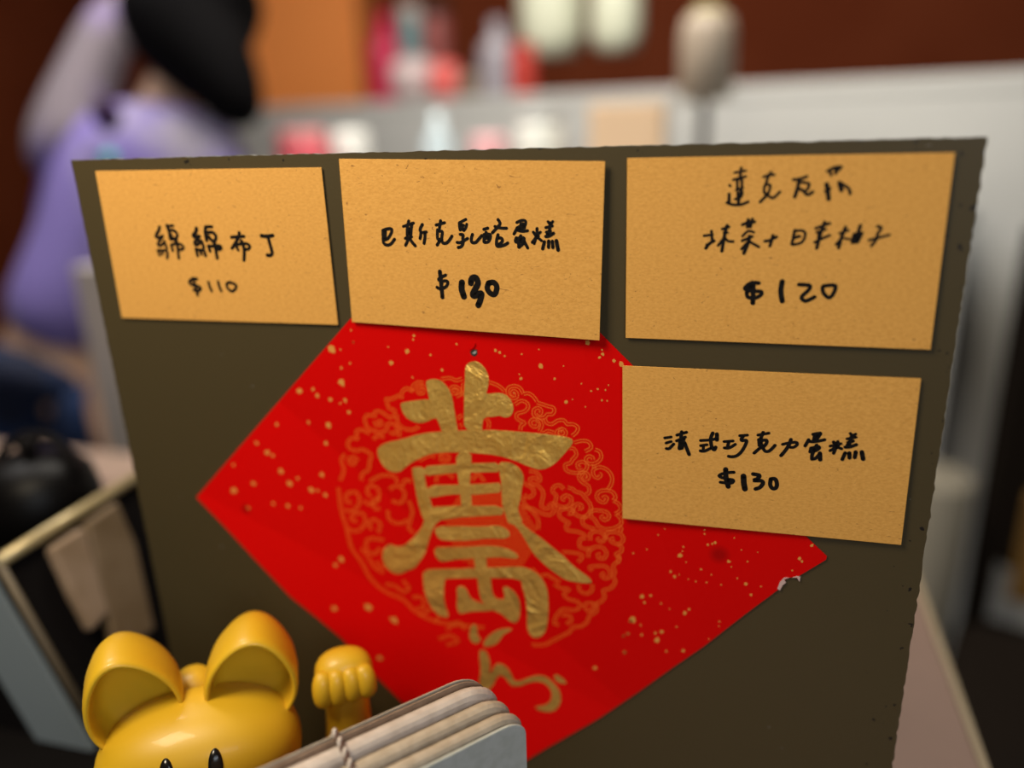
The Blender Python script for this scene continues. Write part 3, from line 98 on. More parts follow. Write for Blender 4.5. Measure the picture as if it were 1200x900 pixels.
def world_loc(o):
    l = Vector(o.location)
    while o.parent is not None: o = o.parent; l = l + Vector(o.location)
    return l
def empty(name, loc):
    o = bpy.data.objects.new(name, None); COL.objects.link(o); o.location = Vector(loc)*MM; o.empty_display_size = 0.02
    return o
def sub(o, n=2):
    s = o.modifiers.new('subdivision', 'SUBSURF'); s.levels = n; s.render_levels = n
    for p in o.data.polygons: p.use_smooth = True
    return o
def bevel(o, wdt, seg=3):
    b = o.modifiers.new('bevel', 'BEVEL'); b.width = wdt*MM; b.segments = seg; b.limit_method = 'ANGLE'; b.angle_limit = 0.6
    return o
def box_vf(x0, x1, y0, y1, z0, z1):
    V = [(x, y, z) for x in (x0, x1) for y in (y0, y1) for z in (z0, z1)]
    return V, [(0, 1, 3, 2), (4, 6, 7, 5), (0, 4, 5, 1), (2, 3, 7, 6), (0, 2, 6, 4), (1, 5, 7, 3)]
def prism(loop, off):
    """closed loop of points pushed along off -> V, F"""
    n = len(loop); off = Vector(off); V = [Vector(p) for p in loop] + [Vector(p)+off for p in loop]
    F = [tuple(range(n)), tuple(range(2*n-1, n-1, -1))] + [(i, (i+1) % n, n+(i+1) % n, n+i) for i in range(n)]
    return V, F
def loft(rings, cap0=True, cap1=True):
    n = len(rings[0]); V = [p for r in rings for p in r]; F = []
    for k in range(len(rings)-1):
        for i in range(n): F.append((k*n+i, k*n+(i+1) % n, (k+1)*n+(i+1) % n, (k+1)*n+i))
    if cap0: F.append(tuple(range(n-1, -1, -1)))
    if cap1: F.append(tuple(range((len(rings)-1)*n, len(rings)*n)))
    return V, F
def lathe(c, prof, n=24, sx=1, sy=1):
    c = Vector(c)
    return loft([[c+Vector((r*sx*math.cos(2*math.pi*i/n), r*sy*math.sin(2*math.pi*i/n), z)) for i in range(n)] for r, z in prof])
def tube(pts, r, n=8):
    pts = [Vector(p) for p in pts]; R = []; up = None
    for i, p in enumerate(pts):
        t = (pts[min(i+1, len(pts)-1)]-pts[max(i-1, 0)]).normalized()
        if up is None: up = t.orthogonal().normalized()
        up = (up - t*up.dot(t)).normalized(); s = t.cross(up)
        rr = r[i] if isinstance(r, (list, tuple)) else r
        R.append([p+up*(rr*math.cos(2*math.pi*k/n))+s*(rr*math.sin(2*math.pi*k/n)) for k in range(n)])
    return loft(R)
def spline(P, k=5):
    out = []; n = len(P)
    for i in range(n-1):
        a, b, c, d = P[max(i-1, 0)], P[i], P[i+1], P[min(i+2, n-1)]
        for j in range(k):
            t = j/k
            out.append(tuple(0.5*(2*b[q]+(c[q]-a[q])*t+(2*a[q]-5*b[q]+4*c[q]-d[q])*t*t+(3*b[q]-a[q]-3*c[q]+d[q])*t**3) for q in range(2)))
    out.append(tuple(P[-1])); return out
def ribbon(P, w, V, F, put, caps=True):
    """flat pen stroke of width w along 2-D points; put(x, z) -> 3-D"""
    n = len(P); L = []
    for i in range(n):
        a, b = P[max(i-1, 0)], P[min(i+1, n-1)]; dx, dz = b[0]-a[0], b[1]-a[1]; l = math.hypot(dx, dz) or 1
        L.append((-dz/l*w/2, dx/l*w/2))
    s = len(V)
    for (x, z), (nx, nz) in zip(P, L): V.append(put(x+nx, z+nz)); V.append(put(x-nx, z-nz))
    for i in range(n-1): F.append((s+2*i, s+2*i+2, s+2*i+3, s+2*i+1))
    if caps:
        for (x, z) in (P[0], P[-1]):
            c = len(V)
            for k in range(12): V.append(put(x+w/2*math.cos(k*math.pi/6), z+w/2*math.sin(k*math.pi/6)))
            F.append(tuple(range(c, c+12)))
def union(parts):
    V = []; F = []
    for v, f in parts:
        s = len(V); V += list(v); F += [tuple(i+s for i in q) for q in f]
    return V, F

# ---------------------------------------------------------------- room setting
COUNTER_Z = -205.0; FLOOR_Z = -1150.0
m_floor = mat('dark_floor', (0.03, 0.022, 0.018), 0.6, noise=(3, (0.05, 0.04, 0.03), .4, .6))
m_brown = mat('red_brown_wall_paint', (0.12, 0.024, 0.008), 0.8, noise=(1.2, (0.17, 0.04, 0.015), .4, .7), spec=.05)
m_cream = mat('cream_wall_paint', (0.52, 0.48, 0.42), 0.8, noise=(2, (0.58, 0.56, 0.50), .4, .6))
m_white = mat('white_laminate', (0.47, 0.47, 0.45), 0.6)
def structure(name, vf, m): o = mesh(name, *vf, m); o['kind'] = 'structure'; return o
structure('floor', box_vf(-3000, 2600, -1900, 3400, FLOOR_Z-60, FLOOR_Z), m_floor)
structure('ceiling', box_vf(-3000, 2600, -1900, 3400, 1600, 1660), m_white)
structure('wall_back', box_vf(-3000, 2600, 3300, 3400, FLOOR_Z, 1600), m_brown)
structure('wall_left', box_vf(-3060, -3000, -1900, 3400, FLOOR_Z, 1600), m_brown)

# long white service counter behind, its top just above eye height
a, b = on_z(290, 127, 128), on_z(1330, 76, 128); a.z = b.z = 0
t = (b-a).normalized(); nrm = Vector((-t.y, t.x, 0)); a2 = a - t*900; b2 = b + t*300
def along(s, dep=0, z=0): return a2 + t*s + nrm*dep + Vector((0, 0, z))
LEN = (b2-a2).length
sc = empty('service_counter', along(LEN/2, 150, FLOOR_Z)); tag(sc, 'long white service counter in front of the red brown wall', 'counter')
fr = [along(0), along(LEN), along(LEN, 300), along(0, 300)]
mesh('counter_body', *prism([p+Vector((0, 0, FLOOR_Z)) for p in fr], (0, 0, 98-FLOOR_Z)), m_white, sc)
tp = [along(-20, -1), along(LEN+20, -1), along(LEN+20, 320), along(-20, 320)]
bevel(mesh('counter_top', *prism([p+Vector((0, 0, 98)) for p in tp], (0, 0, 30)), m_white, sc), 5)

# orange cabinet standing against the counter's left half
oc = empty('orange_cabinet', (-1500, 3150, FLOOR_Z)); tag(oc, 'tall orange cabinet panel above the white counter, beside the black haired person', 'cabinet')
m_orange = mat('orange_lacquer', (0.90, 0.30, 0.075), 0.6, spec=.2)
p0, p1 = on_y(290, 60, 3180), on_y(428, 60, 3180)
bevel(mesh('carcass', *box_vf(p0.x, p1.x, 3180, 3295, FLOOR_Z, 1500), m_orange, oc), 8)
mesh('edge_strip', *box_vf(p1.x-14, p1.x+10, 3165, 3182, FLOOR_Z, 1500), mat('brown_edge', (0.30, 0.11, 0.02), .5), oc)
bevel(mesh('door', *box_vf(p0.x+10, p1.x-30, 3160, 3180, FLOOR_Z+80, 1480), m_orange, oc), 5)

# light wall pillar at the right
pr0, pr1 = on_y(1135, 300, 1900), on_y(1500, 300, 1900)

# jars, bottles and bags on the service counter
def solid(name, vf, m, label, cat, group=None, smooth=True, bev=0):
    o = mesh(name, *vf, m, smooth=smooth, origin=Vector([sum(v[k] for v in vf[0])/len(vf[0]) for k in (0, 1)]+[min(v[2] for v in vf[0])]))
    if bev: bevel(o, bev)
    return tag(o, label, cat, group)
m_crim = mat('crimson_foil', (0.42, 0.0, 0.045), .4); m_pink = mat('coral_plastic', (0.62, 0.10, 0.09), .4)
m_grey = mat('grey_plastic', (0.33, 0.30, 0.28), .5); m_pale = mat('pale_ceramic', (0.60, 0.62, 0.48), .4)
m_lilac = mat('pale_lilac_gift_paper', (0.46, 0.36, 0.36), .5); m_dk = mat('dark_brown_plastic', (0.02, 0.011, 0.007), .7, spec=.2)
m_teal = mat('teal_glaze', (0.10, 0.19, 0.20), .4); m_red = mat('red_card', (0.40, 0.03, 0.02), .5); m_yel = mat('pale_yellow_lid', (0.42, 0.38, 0.18), .5)
m_clear = mat('clear_glass', (0.75, 0.82, 0.82), .2)
def counter_at(px, py=110, dep=110):                # a point standing on the service counter's top, seen at that column
    d = ray(px, py); dd = Vector((d.x, d.y, 0)); A = along(0, dep)
    # solve CAM + dd*u = A + t*s
    det = dd.x*(-t.y) + t.x*dd.y; rx, ry = A.x-CAM.x, A.y-CAM.y
    u = (rx*(-t.y) + t.x*ry)/det
    return Vector((CAM.x+dd.x*u, CAM.y+dd.y*u, 128)), u
def vessel(name, px, wpx, toppx, prof, m, label, cat, lid=None, dep=110, group=None):
    c, u = counter_at(px, 110, dep); k = u/F_PX
    h = CAM.z + ray(px, toppx).z*u - 128; r = wpx/2*k
    vf = lathe(c, [(r*a_, h*b_) for a_, b_ in prof], 20)
    if lid is None: return solid(name, vf, m, label, cat, group)
    e = empty(name, c); tag(e, label, cat, group); mesh('body', *vf, m, e, True)
    mesh('lid', *lathe(c, [(r*a_, h*b_) for a_, b_ in lid[1]], 20), lid[0], e, True); return e
BOT = [(.01, 0), (.95, .0), (1, .05), (1, .55), (.85, .66), (.4, .78), (.35, .96), (.01, .97)]
JAR = [(.01, 0), (.9, .0), (1, .06), (1, .78), (.9, .86), (.01, .87)]
RND = [(.01, 0), (.6, 0), (.85, .15), (1, .45), (.85, .8), (.45, .97), (.01, 1)]
LID = [(.01, .85), (.93, .85), (.95, .88), (.95, .98), (.88, 1), (.01, 1)]
vessel('gift_bottle', 456, 44, 15, BOT, m_crim, 'slender crimson bottle on the white counter, right beside the orange cabinet', 'bottle', dep=210)
vessel('tea_canister', 488, 34, 12, JAR, m_teal, 'dull teal canister behind the pale round jar on the counter', 'canister', (m_grey, LID), dep=230)
vessel('round_jar', 487, 62, 66, RND, m_lilac, 'pale pinkish round jar at the front of the counter beside the coral pot', 'jar', dep=70)
vessel('round_pot', 524, 44, 72, RND, m_pink, 'coral red round pot beside the pale pinkish jar', 'pot', dep=70)
vessel('tall_canister', 515, 34, 5, JAR, mat('faded_rose', (0.20, 0.045, 0.04), .5), 'tall faded rose canister behind the coral pot', 'canister', (m_dk, LID), dep=220)
vessel('storage_jar', 552, 30, 80, JAR, mat('taupe_glaze', (0.16, 0.11, 0.075), .5), 'small taupe jar between the coral pot and the grey topped bottle', 'jar', (m_dk, LID), dep=80)
vessel('sauce_bottle', 585, 44, 22, BOT, mat('grey_glass', (0.26, 0.24, 0.27), .3), 'grey glass bottle with slim neck beside the dark red canister', 'bottle', dep=120)
vessel('tea_canister', 614, 30, 52, JAR, m_red, 'small dark red canister right of the grey glass bottle', 'canister', (m_red, LID), dep=100)

# pendant lamps over the counter (pale shades hanging into the top of the frame)
def pendant(px, wpx, botpx, Y, label):
    c = on_y(px, botpx, Y); k = (c-CAM).dot(cz_)/F_PX; r = wpx/2*k
    e = empty('pendant_lamp', (c.x, c.y, 1600)); tag(e, label, 'lamp', None)
    mesh('lamp_shade', *lathe(c, [(r*.5, -2), (r*.8, 4), (r, r*.6), (r, r*1.7), (r*.85, r*2.5), (r*.45, r*2.95), (.5, r*3)], 24), m_pale, e, True)
    mesh('cord', *tube([c+Vector((0, 0, r*2.9)), Vector((c.x, c.y, 1600))], 5), m_dk, e)
pendant(647, 76, 66, 2300, 'wide pale green glass pendant lamp, the left one of the two above the counter')
pendant(722, 60, 60, 2250, 'pale cream glass pendant lamp, the right one of the two above the counter')

# low table between the board and the service counter, with small things whose tops show over the board
tz = -60
tl = empty('low_table', (100, 1400, FLOOR_Z)); tag(tl, 'white low display table standing behind the board', 'table')
bevel(mesh('table_top', *box_vf(-720, 420, 1120, 1320, tz-30, tz), m_white, tl), 6)
for (x, y) in ((-690, 1145), (390, 1145), (-690, 1295), (390, 1295)): mesh('leg', *box_vf(x-20, x+20, y-20, y+20, FLOOR_Z, tz-30), m_white, tl)
def low(name, px, wpx, toppx, Y, prof, m, label, cat, lid=None):
    q = on_y(px, toppx, Y); k = (q-CAM).dot(cz_)/F_PX; c = Vector((q.x, Y, tz)); h = q.z-tz; r = wpx/2*k
    vf = lathe(c, [(r*a_, h*b_) for a_, b_ in prof], 24)
    if lid is None: return solid(name, vf, m, label, cat)
    e = empty(name, c); tag(e, label, cat); mesh('body', *vf, m, e, True); mesh('lid', *lathe(c, [(r*a_, h*b_) for a_, b_ in lid[1]], 24), lid[0], e, True)
low('cup', 352, 58, 152, 1200, JAR, mat('rose_red_cup', (0.80, 0.12, 0.16), .4), 'rose red cup peeping over the board edge below the orange cabinet', 'cup', (mat('pink_lid', (.8, .3, .3), .4), LID))
low('cup', 408, 44, 140, 1260, JAR, mat('milk_white', (0.85, 0.85, 0.80), .4), 'milk white cup right of the rose red one', 'cup')
low('bottle', 512, 40, 128, 1265, BOT, mat('bluish_glass', (0.52, 0.62, 0.66), .2), 'pale bluish bottle behind the upper edge of the board', 'bottle')
low('cup', 572, 42, 146, 1200, JAR, mat('pale_pink', (0.80, 0.42, 0.44), .4), 'pale pink cup between the bluish bottle and the white tin', 'cup')
low('tin', 632, 56, 128, 1240, JAR, mat('white_tin', (0.82, 0.83, 0.76), .35), 'plain white tin right of the pale pink cup', 'tin', (m_white, LID))
q0, q1 = on_y(690, 118, 1200), on_y(778, 116, 1200)
o = solid('paper_box', box_vf(q0.x, q1.x, 1200, 1290, tz, q0.z-6), mat('peach_card', (0.74, 0.52, 0.33), .7), 'peach coloured paper box beside the pale lantern lamp', 'box', smooth=False, bev=3)
# table lantern: glass shade with yellowish cap on a thin dark stem
q = on_y(826, 118, 1220); k = (q-CAM).dot(cz_)/F_PX; c = Vector((q.x, 1220, tz)); r = 31*k
e = empty('table_lantern', c); tag(e, 'pale cylindrical table lantern with yellowish top on a thin dark stem', 'lamp')
zs = q.z; zt = on_y(826, 14, 1220).z
mesh('lamp_shade', *lathe((c.x, c.y, 0), [(.5, zs-2), (r*.8, zs), (r, zs+8), (r, zt-30), (r*.85, zt-8), (r*.5, zt), (.5, zt)], 28), mat('frosted_shade', (0.36, 0.29, 0.22), .5), e, True)
mesh('cap', *lathe((c.x, c.y, 0), [(r*.62, zt-6), (r*.62, zt+3), (r*.4, zt+8), (.5, zt+8)], 24), m_yel, e, True)
mesh('stem', *tube([(c.x, c.y, tz+4), (c.x, c.y, zs)], 9, 12), m_dk, e)
mesh('foot', *lathe(c, [(.5, 0), (r*.7, 0), (r*.7, 5), (r*.2, 9), (.5, 9)], 24), m_dk, e, True)

# ---------------------------------------------------------------- front counter
m_wood = mat('pinkish_wood_laminate', (0.185, 0.115, 0.085), 0.6, noise=(9, (0.23, 0.145, 0.108), .35, .65))
ct = empty('shop_counter', (0, 0, FLOOR_Z)); tag(ct, 'pinkish wood counter that carries the dark board', 'counter')
XR = on_z(1160, 900, COUNTER_Z).x; YB = on_z(1084, 662, COUNTER_Z).y
bevel(mesh('worktop', *box_vf(-900, XR-4, -420, YB, COUNTER_Z-28, COUNTER_Z), m_wood, ct), 1.5)
mesh('edge_band', *box_vf(XR-4, XR, -420, YB, COUNTER_Z-28, COUNTER_Z), mat('pale_edge_band', (0.28, 0.215, 0.13), .6), ct)
mesh('cabinet_body', *box_vf(-880, XR-30, -380, YB-20, FLOOR_Z, COUNTER_Z-28), m_dk, ct)

# ---------------------------------------------------------------- the board
m_board = mat('olive_grey_painted_steel', (0.058, 0.043, 0.018), 0.42, bump=(900, 0.12, 0.0004))
nt = m_board.node_tree; N = nt.nodes; b = N['Principled BSDF']
tc = N.new('ShaderNodeTexCoord'); sep = N.new('ShaderNodeSeparateXYZ'); nt.links.new(tc.outputs['Object'], sep.inputs[0])
n1 = N.new('ShaderNodeTexNoise'); n1.inputs['Scale'].default_value = 260; n1.inputs['Detail'].default_value = 3; nt.links.new(tc.outputs['Object'], n1.inputs['Vector'])
def mrange(src, a0, a1, b0, b1):
    r = N.new('ShaderNodeMapRange'); r.inputs[1].default_value = a0; r.inputs[2].default_value = a1; r.inputs[3].default_value = b0; r.inputs[4].default_value = b1
    nt.links.new(src, r.inputs[0]); return r.outputs[0]
def mth(op, a_, b_=None):
    q = N.new('ShaderNodeMath'); q.operation = op
    for i, v in enumerate((a_, b_)):
        if v is None: continue
        if isinstance(v, float): q.inputs[i].default_value = v
        else: nt.links.new(v, q.inputs[i])
    return q.outputs[0]
edge = mth('MAXIMUM', mrange(sep.outputs['X'], .112, .1345, 0, .17), mrange(sep.outputs['Z'], .070, .082, 0, .14))
chip = mth('GREATER_THAN', mth('ADD', n1.outputs['Fac'], edge), 0.80)
mx = N.new('ShaderNodeMix'); mx.data_type = 'RGBA'; mx.inputs[6].default_value = (0.058, 0.043, 0.018, 1); mx.inputs[7].default_value = (0.008, 0.006, 0.005, 1)
nt.links.new(chip, mx.inputs[0])
n2 = N.new('ShaderNodeTexNoise'); n2.inputs['Scale'].default_value = 420; nt.links.new(tc.outputs['Object'], n2.inputs['Vector'])
mx2 = N.new('ShaderNodeMix'); mx2.data_type = 'RGBA'; mx2.inputs[7].default_value = (0.22, 0.21, 0.20, 1)
nt.links.new(mth('GREATER_THAN', n2.outputs['Fac'], 0.765), mx2.inputs[0]); nt.links.new(mx.outputs[2], mx2.inputs[6]); nt.links.new(mx2.outputs[2], b.inputs['Base Color'])
m_edge = mat('scuffed_bare_edge', (0.16, 0.17, 0.165), 0.5, noise=(300, (0.02, 0.018, 0.015), .45, .6), bump=(500, .5, .0006))
def edge_line(p, q, n, j):
    out = []
    for i in range(n):
        s = i/n; out.append((p[0]+(q[0]-p[0])*s+(random.uniform(-j, j) if i else 0), p[1]+(q[1]-p[1])*s+(random.uniform(-j, j) if i else 0)))
    return out
tl_, tr_ = (-166.6, 80.6), (134.4, 82.0)
lp = edge_line(tl_, tr_, 150, .18) + edge_line(tr_, (133.9, COUNTER_Z), 150, .28) + edge_line((133.9, COUNTER_Z), (-164.9, COUNTER_Z), 4, 0) + edge_line((-164.9, COUNTER_Z), tl_, 120, .15)
V, F = prism([(x, 0, z) for x, z in lp], (0, 2.6, 0))
bd = mesh('display_board', V, F, [m_board, m_edge], origin=(0, 0, 0))
for i, p in enumerate(bd.data.polygons): p.material_index = 0 if i < 2 else 1
tag(bd, 'upright olive grey painted metal board with chipped edges on the counter', 'board')
# its hidden rear foot keeps it upright
mesh('rear_foot', *union([box_vf(-60, 60, 2.6, 70, COUNTER_Z, COUNTER_Z+3), box_vf(-60, 60, 2.6, 5, COUNTER_Z, COUNTER_Z+60)]), m_board, bd, origin=(0, 0, 0))

# ---------------------------------------------------------------- red fortune paper with gold print
def red_material():
    m = mat('red_gift_paper', (0.64, 0.0008, 0.0004), 0.55, bump=(700, 0.10, 0.0003), spec=.12); nt = m.node_tree; N = nt.nodes; b = N['Principled BSDF']
    tc = N.new('ShaderNodeTexCoord'); sp = N.new('ShaderNodeSeparateXYZ'); nt.links.new(tc.outputs['Object'], sp.inputs[0])
    # two soft bruises where something pressed through from behind
    col = None
    for k, (x, z, r) in enumerate(((on_y(843, 649, 0).x, on_y(843, 649, 0).z, 3.2), (on_y(289, 596, 0).x, on_y(289, 596, 0).z, 2.2))):
        v = N.new('ShaderNodeVectorMath'); v.operation = 'DISTANCE'; v.inputs[1].default_value = (x*MM, -0.0005, z*MM); nt.links.new(tc.outputs['Object'], v.inputs[0])
        r_ = N.new('ShaderNodeMapRange'); r_.inputs[1].default_value = r*MM*.4; r_.inputs[2].default_value = r*MM*1.3; r_.inputs[3].default_value = .6; r_.inputs[4].default_value = 0
        nt.links.new(v.outputs['Value'], r_.inputs[0]); mxx = N.new('ShaderNodeMix'); mxx.data_type = 'RGBA'; mxx.inputs[7].default_value = (0.22, 0.001, 0.001, 1)
        if col is None: mxx.inputs[6].default_value = (0.64, 0.0008, 0.0004, 1)
        else: nt.links.new(col, mxx.inputs[6])
        nt.links.new(r_.outputs[0], mxx.inputs[0]); col = mxx.outputs[2]
    nt.links.new(col, b.inputs['Base Color'])
    # creases: folds of the sheet as relief
    bp = [n for n in N if n.type == 'BUMP'][0]; h = None
    def cre(p, q, amp):
        nonlocal h
        P, Q = on_y(*p, 0), on_y(*q, 0); dx, dz = Q.x-P.x, Q.z-P.z; l = math.hypot(dx, dz); nx, nz = -dz/l, dx/l
        a1 = N.new('ShaderNodeMath'); a1.operation = 'MULTIPLY'; a1.inputs[1].default_value = nx; nt.links.new(sp.outputs['X'], a1.inputs[0])
        a2_ = N.new('ShaderNodeMath'); a2_.operation = 'MULTIPLY_ADD'; a2_.inputs[1].default_value = nz; nt.links.new(sp.outputs['Z'], a2_.inputs[0]); nt.links.new(a1.outputs[0], a2_.inputs[2])
        s_ = N.new('ShaderNodeMath'); s_.operation = 'SUBTRACT'; s_.inputs[1].default_value = (P.x*nx+P.z*nz)*MM; nt.links.new(a2_.outputs[0], s_.inputs[0])
        ab = N.new('ShaderNodeMath'); ab.operation = 'ABSOLUTE'; nt.links.new(s_.outputs[0], ab.inputs[0])
        ml = N.new('ShaderNodeMath'); ml.operation = 'MULTIPLY_ADD'; ml.inputs[1].default_value = amp; nt.links.new(ab.outputs[0], ml.inputs[0]); ml.inputs[2].default_value = 0
        if h is not None: nt.links.new(h, ml.inputs[2])
        h = ml.outputs[0]
    cre((328, 470), (399, 532), .05); cre((700, 450), (780, 640), .04); cre((470, 700), (640, 790), .04)
    b2 = N.new('ShaderNodeBump'); b2.inputs['Strength'].default_value = 1; b2.inputs['Distance'].default_value = 1
    nt.links.new(h, b2.inputs['Height']); nt.links.new(bp.outputs['Normal'], b2.inputs['Normal']); nt.links.new(b2.outputs['Normal'], b.inputs['Normal'])
    return m
m_redp = red_material()
m_torn = mat('torn_paper_fibre', (0.55, 0.38, 0.36), .9)
V, F = prism([(x, -.5, z) for x, z in PAPER], (0, .35, 0))
rp = mesh('fortune_paper', V, F, m_redp, origin=(0, 0, 0))
tag(rp, 'red diamond shaped paper with a large gold foil character, stuck on the board', 'paper decoration')
def gold():
    m = mat('gold_foil', (1.0, 0.61, 0.14), 0.38, 0.76); nt = m.node_tree; N = nt.nodes; b = N['Principled BSDF']; tc = N.new('ShaderNodeTexCoord')
    n = N.new('ShaderNodeTexNoise'); n.inputs['Scale'].default_value = 650; n.inputs['Detail'].default_value = 5; n.inputs['Roughness'].default_value = .6
    n2 = N.new('ShaderNodeTexNoise'); n2.inputs['Scale'].default_value = 55; n2.inputs['Detail'].default_value = 3; n2.inputs['Distortion'].default_value = 1.5
    for q in (n, n2): nt.links.new(tc.outputs['Object'], q.inputs['Vector'])
    u = N.new('ShaderNodeBump'); u.inputs['Strength'].default_value = .7; u.inputs['Distance'].default_value = .0008; nt.links.new(n.outputs['Fac'], u.inputs['Height'])
    u2 = N.new('ShaderNodeBump'); u2.inputs['Strength'].default_value = .45; u2.inputs['Distance'].default_value = .005; nt.links.new(n2.outputs['Fac'], u2.inputs['Height']); nt.links.new(u.outputs['Normal'], u2.inputs['Normal'])
    nt.links.new(u2.outputs['Normal'], b.inputs['Normal']); return m
m_gold = gold()
m_line = mat('orange_gold_line_print', (0.80, 0.16, 0.015), 0.45)
m_fleck = mat('gold_fleck', (0.78, 0.34, 0.07), 0.45, 0.25)
for i, g in enumerate(GOLD):
    bmv = [(x, -.56-.0035*i, z) for x, z in g]
    me = bpy.data.meshes.new('brush_stroke'); bm = bmesh.new(); sm = []
    n = len(bmv)
    # rounded outline
    P2 = [(v[0], v[2]) for v in bmv]; R = []
    for k in range(n):
        p_, q_, r_ = P2[k-1], P2[k], P2[(k+1) % n]
        for s in (.28, ):
            R.append((q_[0]+(p_[0]-q_[0])*s, q_[1]+(p_[1]-q_[1])*s)); R.append((q_[0]+(r_[0]-q_[0])*s, q_[1]+(r_[1]-q_[1])*s))
    y = bmv[0][1]
    V, F = prism([(x, y, z) for x, z in R], (0, .055, 0))
    mesh('gold_brush_stroke', V, F, m_gold, rp, origin=(0, 0, 0))
V = []; F = []
put = lambda x, z: (x, -.528, z)
nl = 0
for Lc in CLOUD:
    P = spline(Lc, 4)
    for s in (-1, 1):
        Q = []
        for i in range(len(P)):
            a_, b_ = P[max(i-1, 0)], P[min(i+1, len(P)-1)]; dx, dz = b_[0]-a_[0], b_[1]-a_[1]; l = math.hypot(dx, dz) or 1
            Q.append((P[i][0]-dz/l*.48*s, P[i][1]+dx/l*.48*s))
        nl += 1; ribbon(Q, .27, V, F, (lambda x, z: (x, -.53-.00025*nl, z)), False)
mesh('cloud_ring_print', V, F, m_line, rp, origin=(0, 0, 0))
# fine lattice print in the middle of the ring
V = []; F = []; c = on_y(575, 622, 0); r0 = 17.5; st = 1.7
for i in range(-14, 15):
    for j in range(-14, 15):
        x = i*st + (j % 2)*st/2; z = j*st*.87
        if x*x+z*z > r0*r0: continue
        ribbon([(c.x+x+.62*math.cos(q*math.pi/3), c.z+z+.62*math.sin(q*math.pi/3)) for q in range(7)], .17, V, F, put, False)
mesh('lattice_print', V, F, m_line, rp, origin=(0, 0, 0))['kind'] = 'stuff'
for x, z, r in FLECK:
    n = random.choice((5, 6, 7)); r = max(r, .3)*.9; V = []
    for k in range(n):
        q = 2*math.pi*k/n; rr = r*random.uniform(.65, 1.2); V.append((x+rr*math.cos(q)*random.uniform(.8, 1.1), -.54, z+rr*math.sin(q)))
    V, F = prism(V, (0, .03, 0)); mesh('gold_fleck', V, F, m_fleck, rp, origin=(0, 0, 0))
# torn hole above the character and torn fibres at the notch
h = on_y(555, 414, -.5)
V, F = prism([(h.x+a_, -.58, h.z+b_) for a_, b_ in ((-1.3, .4), (-.2, 1.3), (1.3, 1.5), (1.4, -.2), (.3, -1.2), (-.8, -.7))], (0, .05, 0))
hole = tag(mesh('torn_hole', V, F, mat('dark_hole', (0.02, 0.015, 0.012), .7), rp, origin=(0, 0, 0)), 'small dark torn hole with a grey shred')
V, F = prism([(h.x+a_, -.8+.2*a_, h.z+b_) for a_, b_ in ((-.4, .1), (.5, .9), (1.1, .8), (.9, 0), (.2, -.3))], (0, .08, 0))
mesh('torn_shred', V, F, mat('grey_shred', (0.34, 0.33, 0.30), .6), hole, origin=(0, 0, 0))
V, F = prism([(h.x+a_, -.9, h.z+b_) for a_, b_ in ((-1.6, 1.2), (-.4, 1.6), (.6, 2.6), (.9, 3.9), (0, 4.1), (-1.2, 2.8))], (0, .1, 0))
mesh('lifted_paper_flap', V, F, m_redp, rp, origin=(0, 0, 0))
for P in ([(914, 692), (917, 686), (921, 683), (919, 679), (925, 677), (919, 677), (914, 682), (911, 690)], [(928, 677), (934, 677), (937, 682), (938, 676), (934, 675)]):
    V, F = prism([tuple(on_y(x, y, -.62)) for x, y in P], (0, .12, 0)); mesh('torn_fibre', V, F, m_torn, rp, origin=(0, 0, 0))

# ---------------------------------------------------------------- kraft price cards
def kraft(seed):
    m = mat('kraft_card_%s' % 'abcd'[seed], (0.60, 0.335, 0.105), 0.75, bump=(1400, .15, .0002), spec=.25); nt = m.node_tree; N = nt.nodes; b = N['Principled BSDF']; tc = N.new('ShaderNodeTexCoord')
    mp = N.new('ShaderNodeMapping'); mp.inputs['Location'].default_value = (seed*.37, seed*.11, 0); mp.inputs['Scale'].default_value = (1, 1, 2.2); nt.links.new(tc.outputs['Object'], mp.inputs[0])
    n = N.new('ShaderNodeTexNoise'); n.inputs['Scale'].default_value = 700; n.inputs['Detail'].default_value = 6; n.inputs['Roughness'].default_value = .7; nt.links.new(mp.outputs[0], n.inputs['Vector'])
    r = N.new('ShaderNodeValToRGB'); E = r.color_ramp.elements; E[0].position = .28; E[0].color = (0.54, 0.262, 0.052, 1); E[1].position = .62; E[1].color = (0.68, 0.355, 0.085, 1)
    nt.links.new(n.outputs['Fac'], r.inputs[0])
    n2 = N.new('ShaderNodeTexNoise'); n2.inputs['Scale'].default_value = 190; n2.inputs['Detail'].default_value = 2; n2.inputs['Distortion'].default_value = 4; nt.links.new(mp.outputs[0], n2.inputs['Vector'])
    r2 = N.new('ShaderNodeValToRGB'); r2.color_ramp.elements[0].position = .69; r2.color_ramp.elements[0].color = (0, 0, 0, 1); r2.color_ramp.elements[1].position = .74; nt.links.new(n2.outputs['Fac'], r2.inputs[0])
    mx = N.new('ShaderNodeMix'); mx.data_type = 'RGBA'; mx.inputs[7].default_value = (0.30, 0.14, 0.035, 1); nt.links.new(r2.outputs[0], mx.inputs[0]); nt.links.new(r.outputs[0], mx.inputs[6]); nt.links.new(mx.outputs[2], b.inputs['Base Color'])
    return m
m_ink = mat('black_marker_ink', (0.004, 0.003, 0.003), 0.6, spec=.2)
CL = ['kraft price card reading $110, at the upper left corner of the board',
      'kraft price card reading $130 in the top row, over the red paper tip',
      'kraft price card with three lines of writing, reading $120, at the upper right',
      'kraft price card reading $130, lowest one, over the right of the red paper']
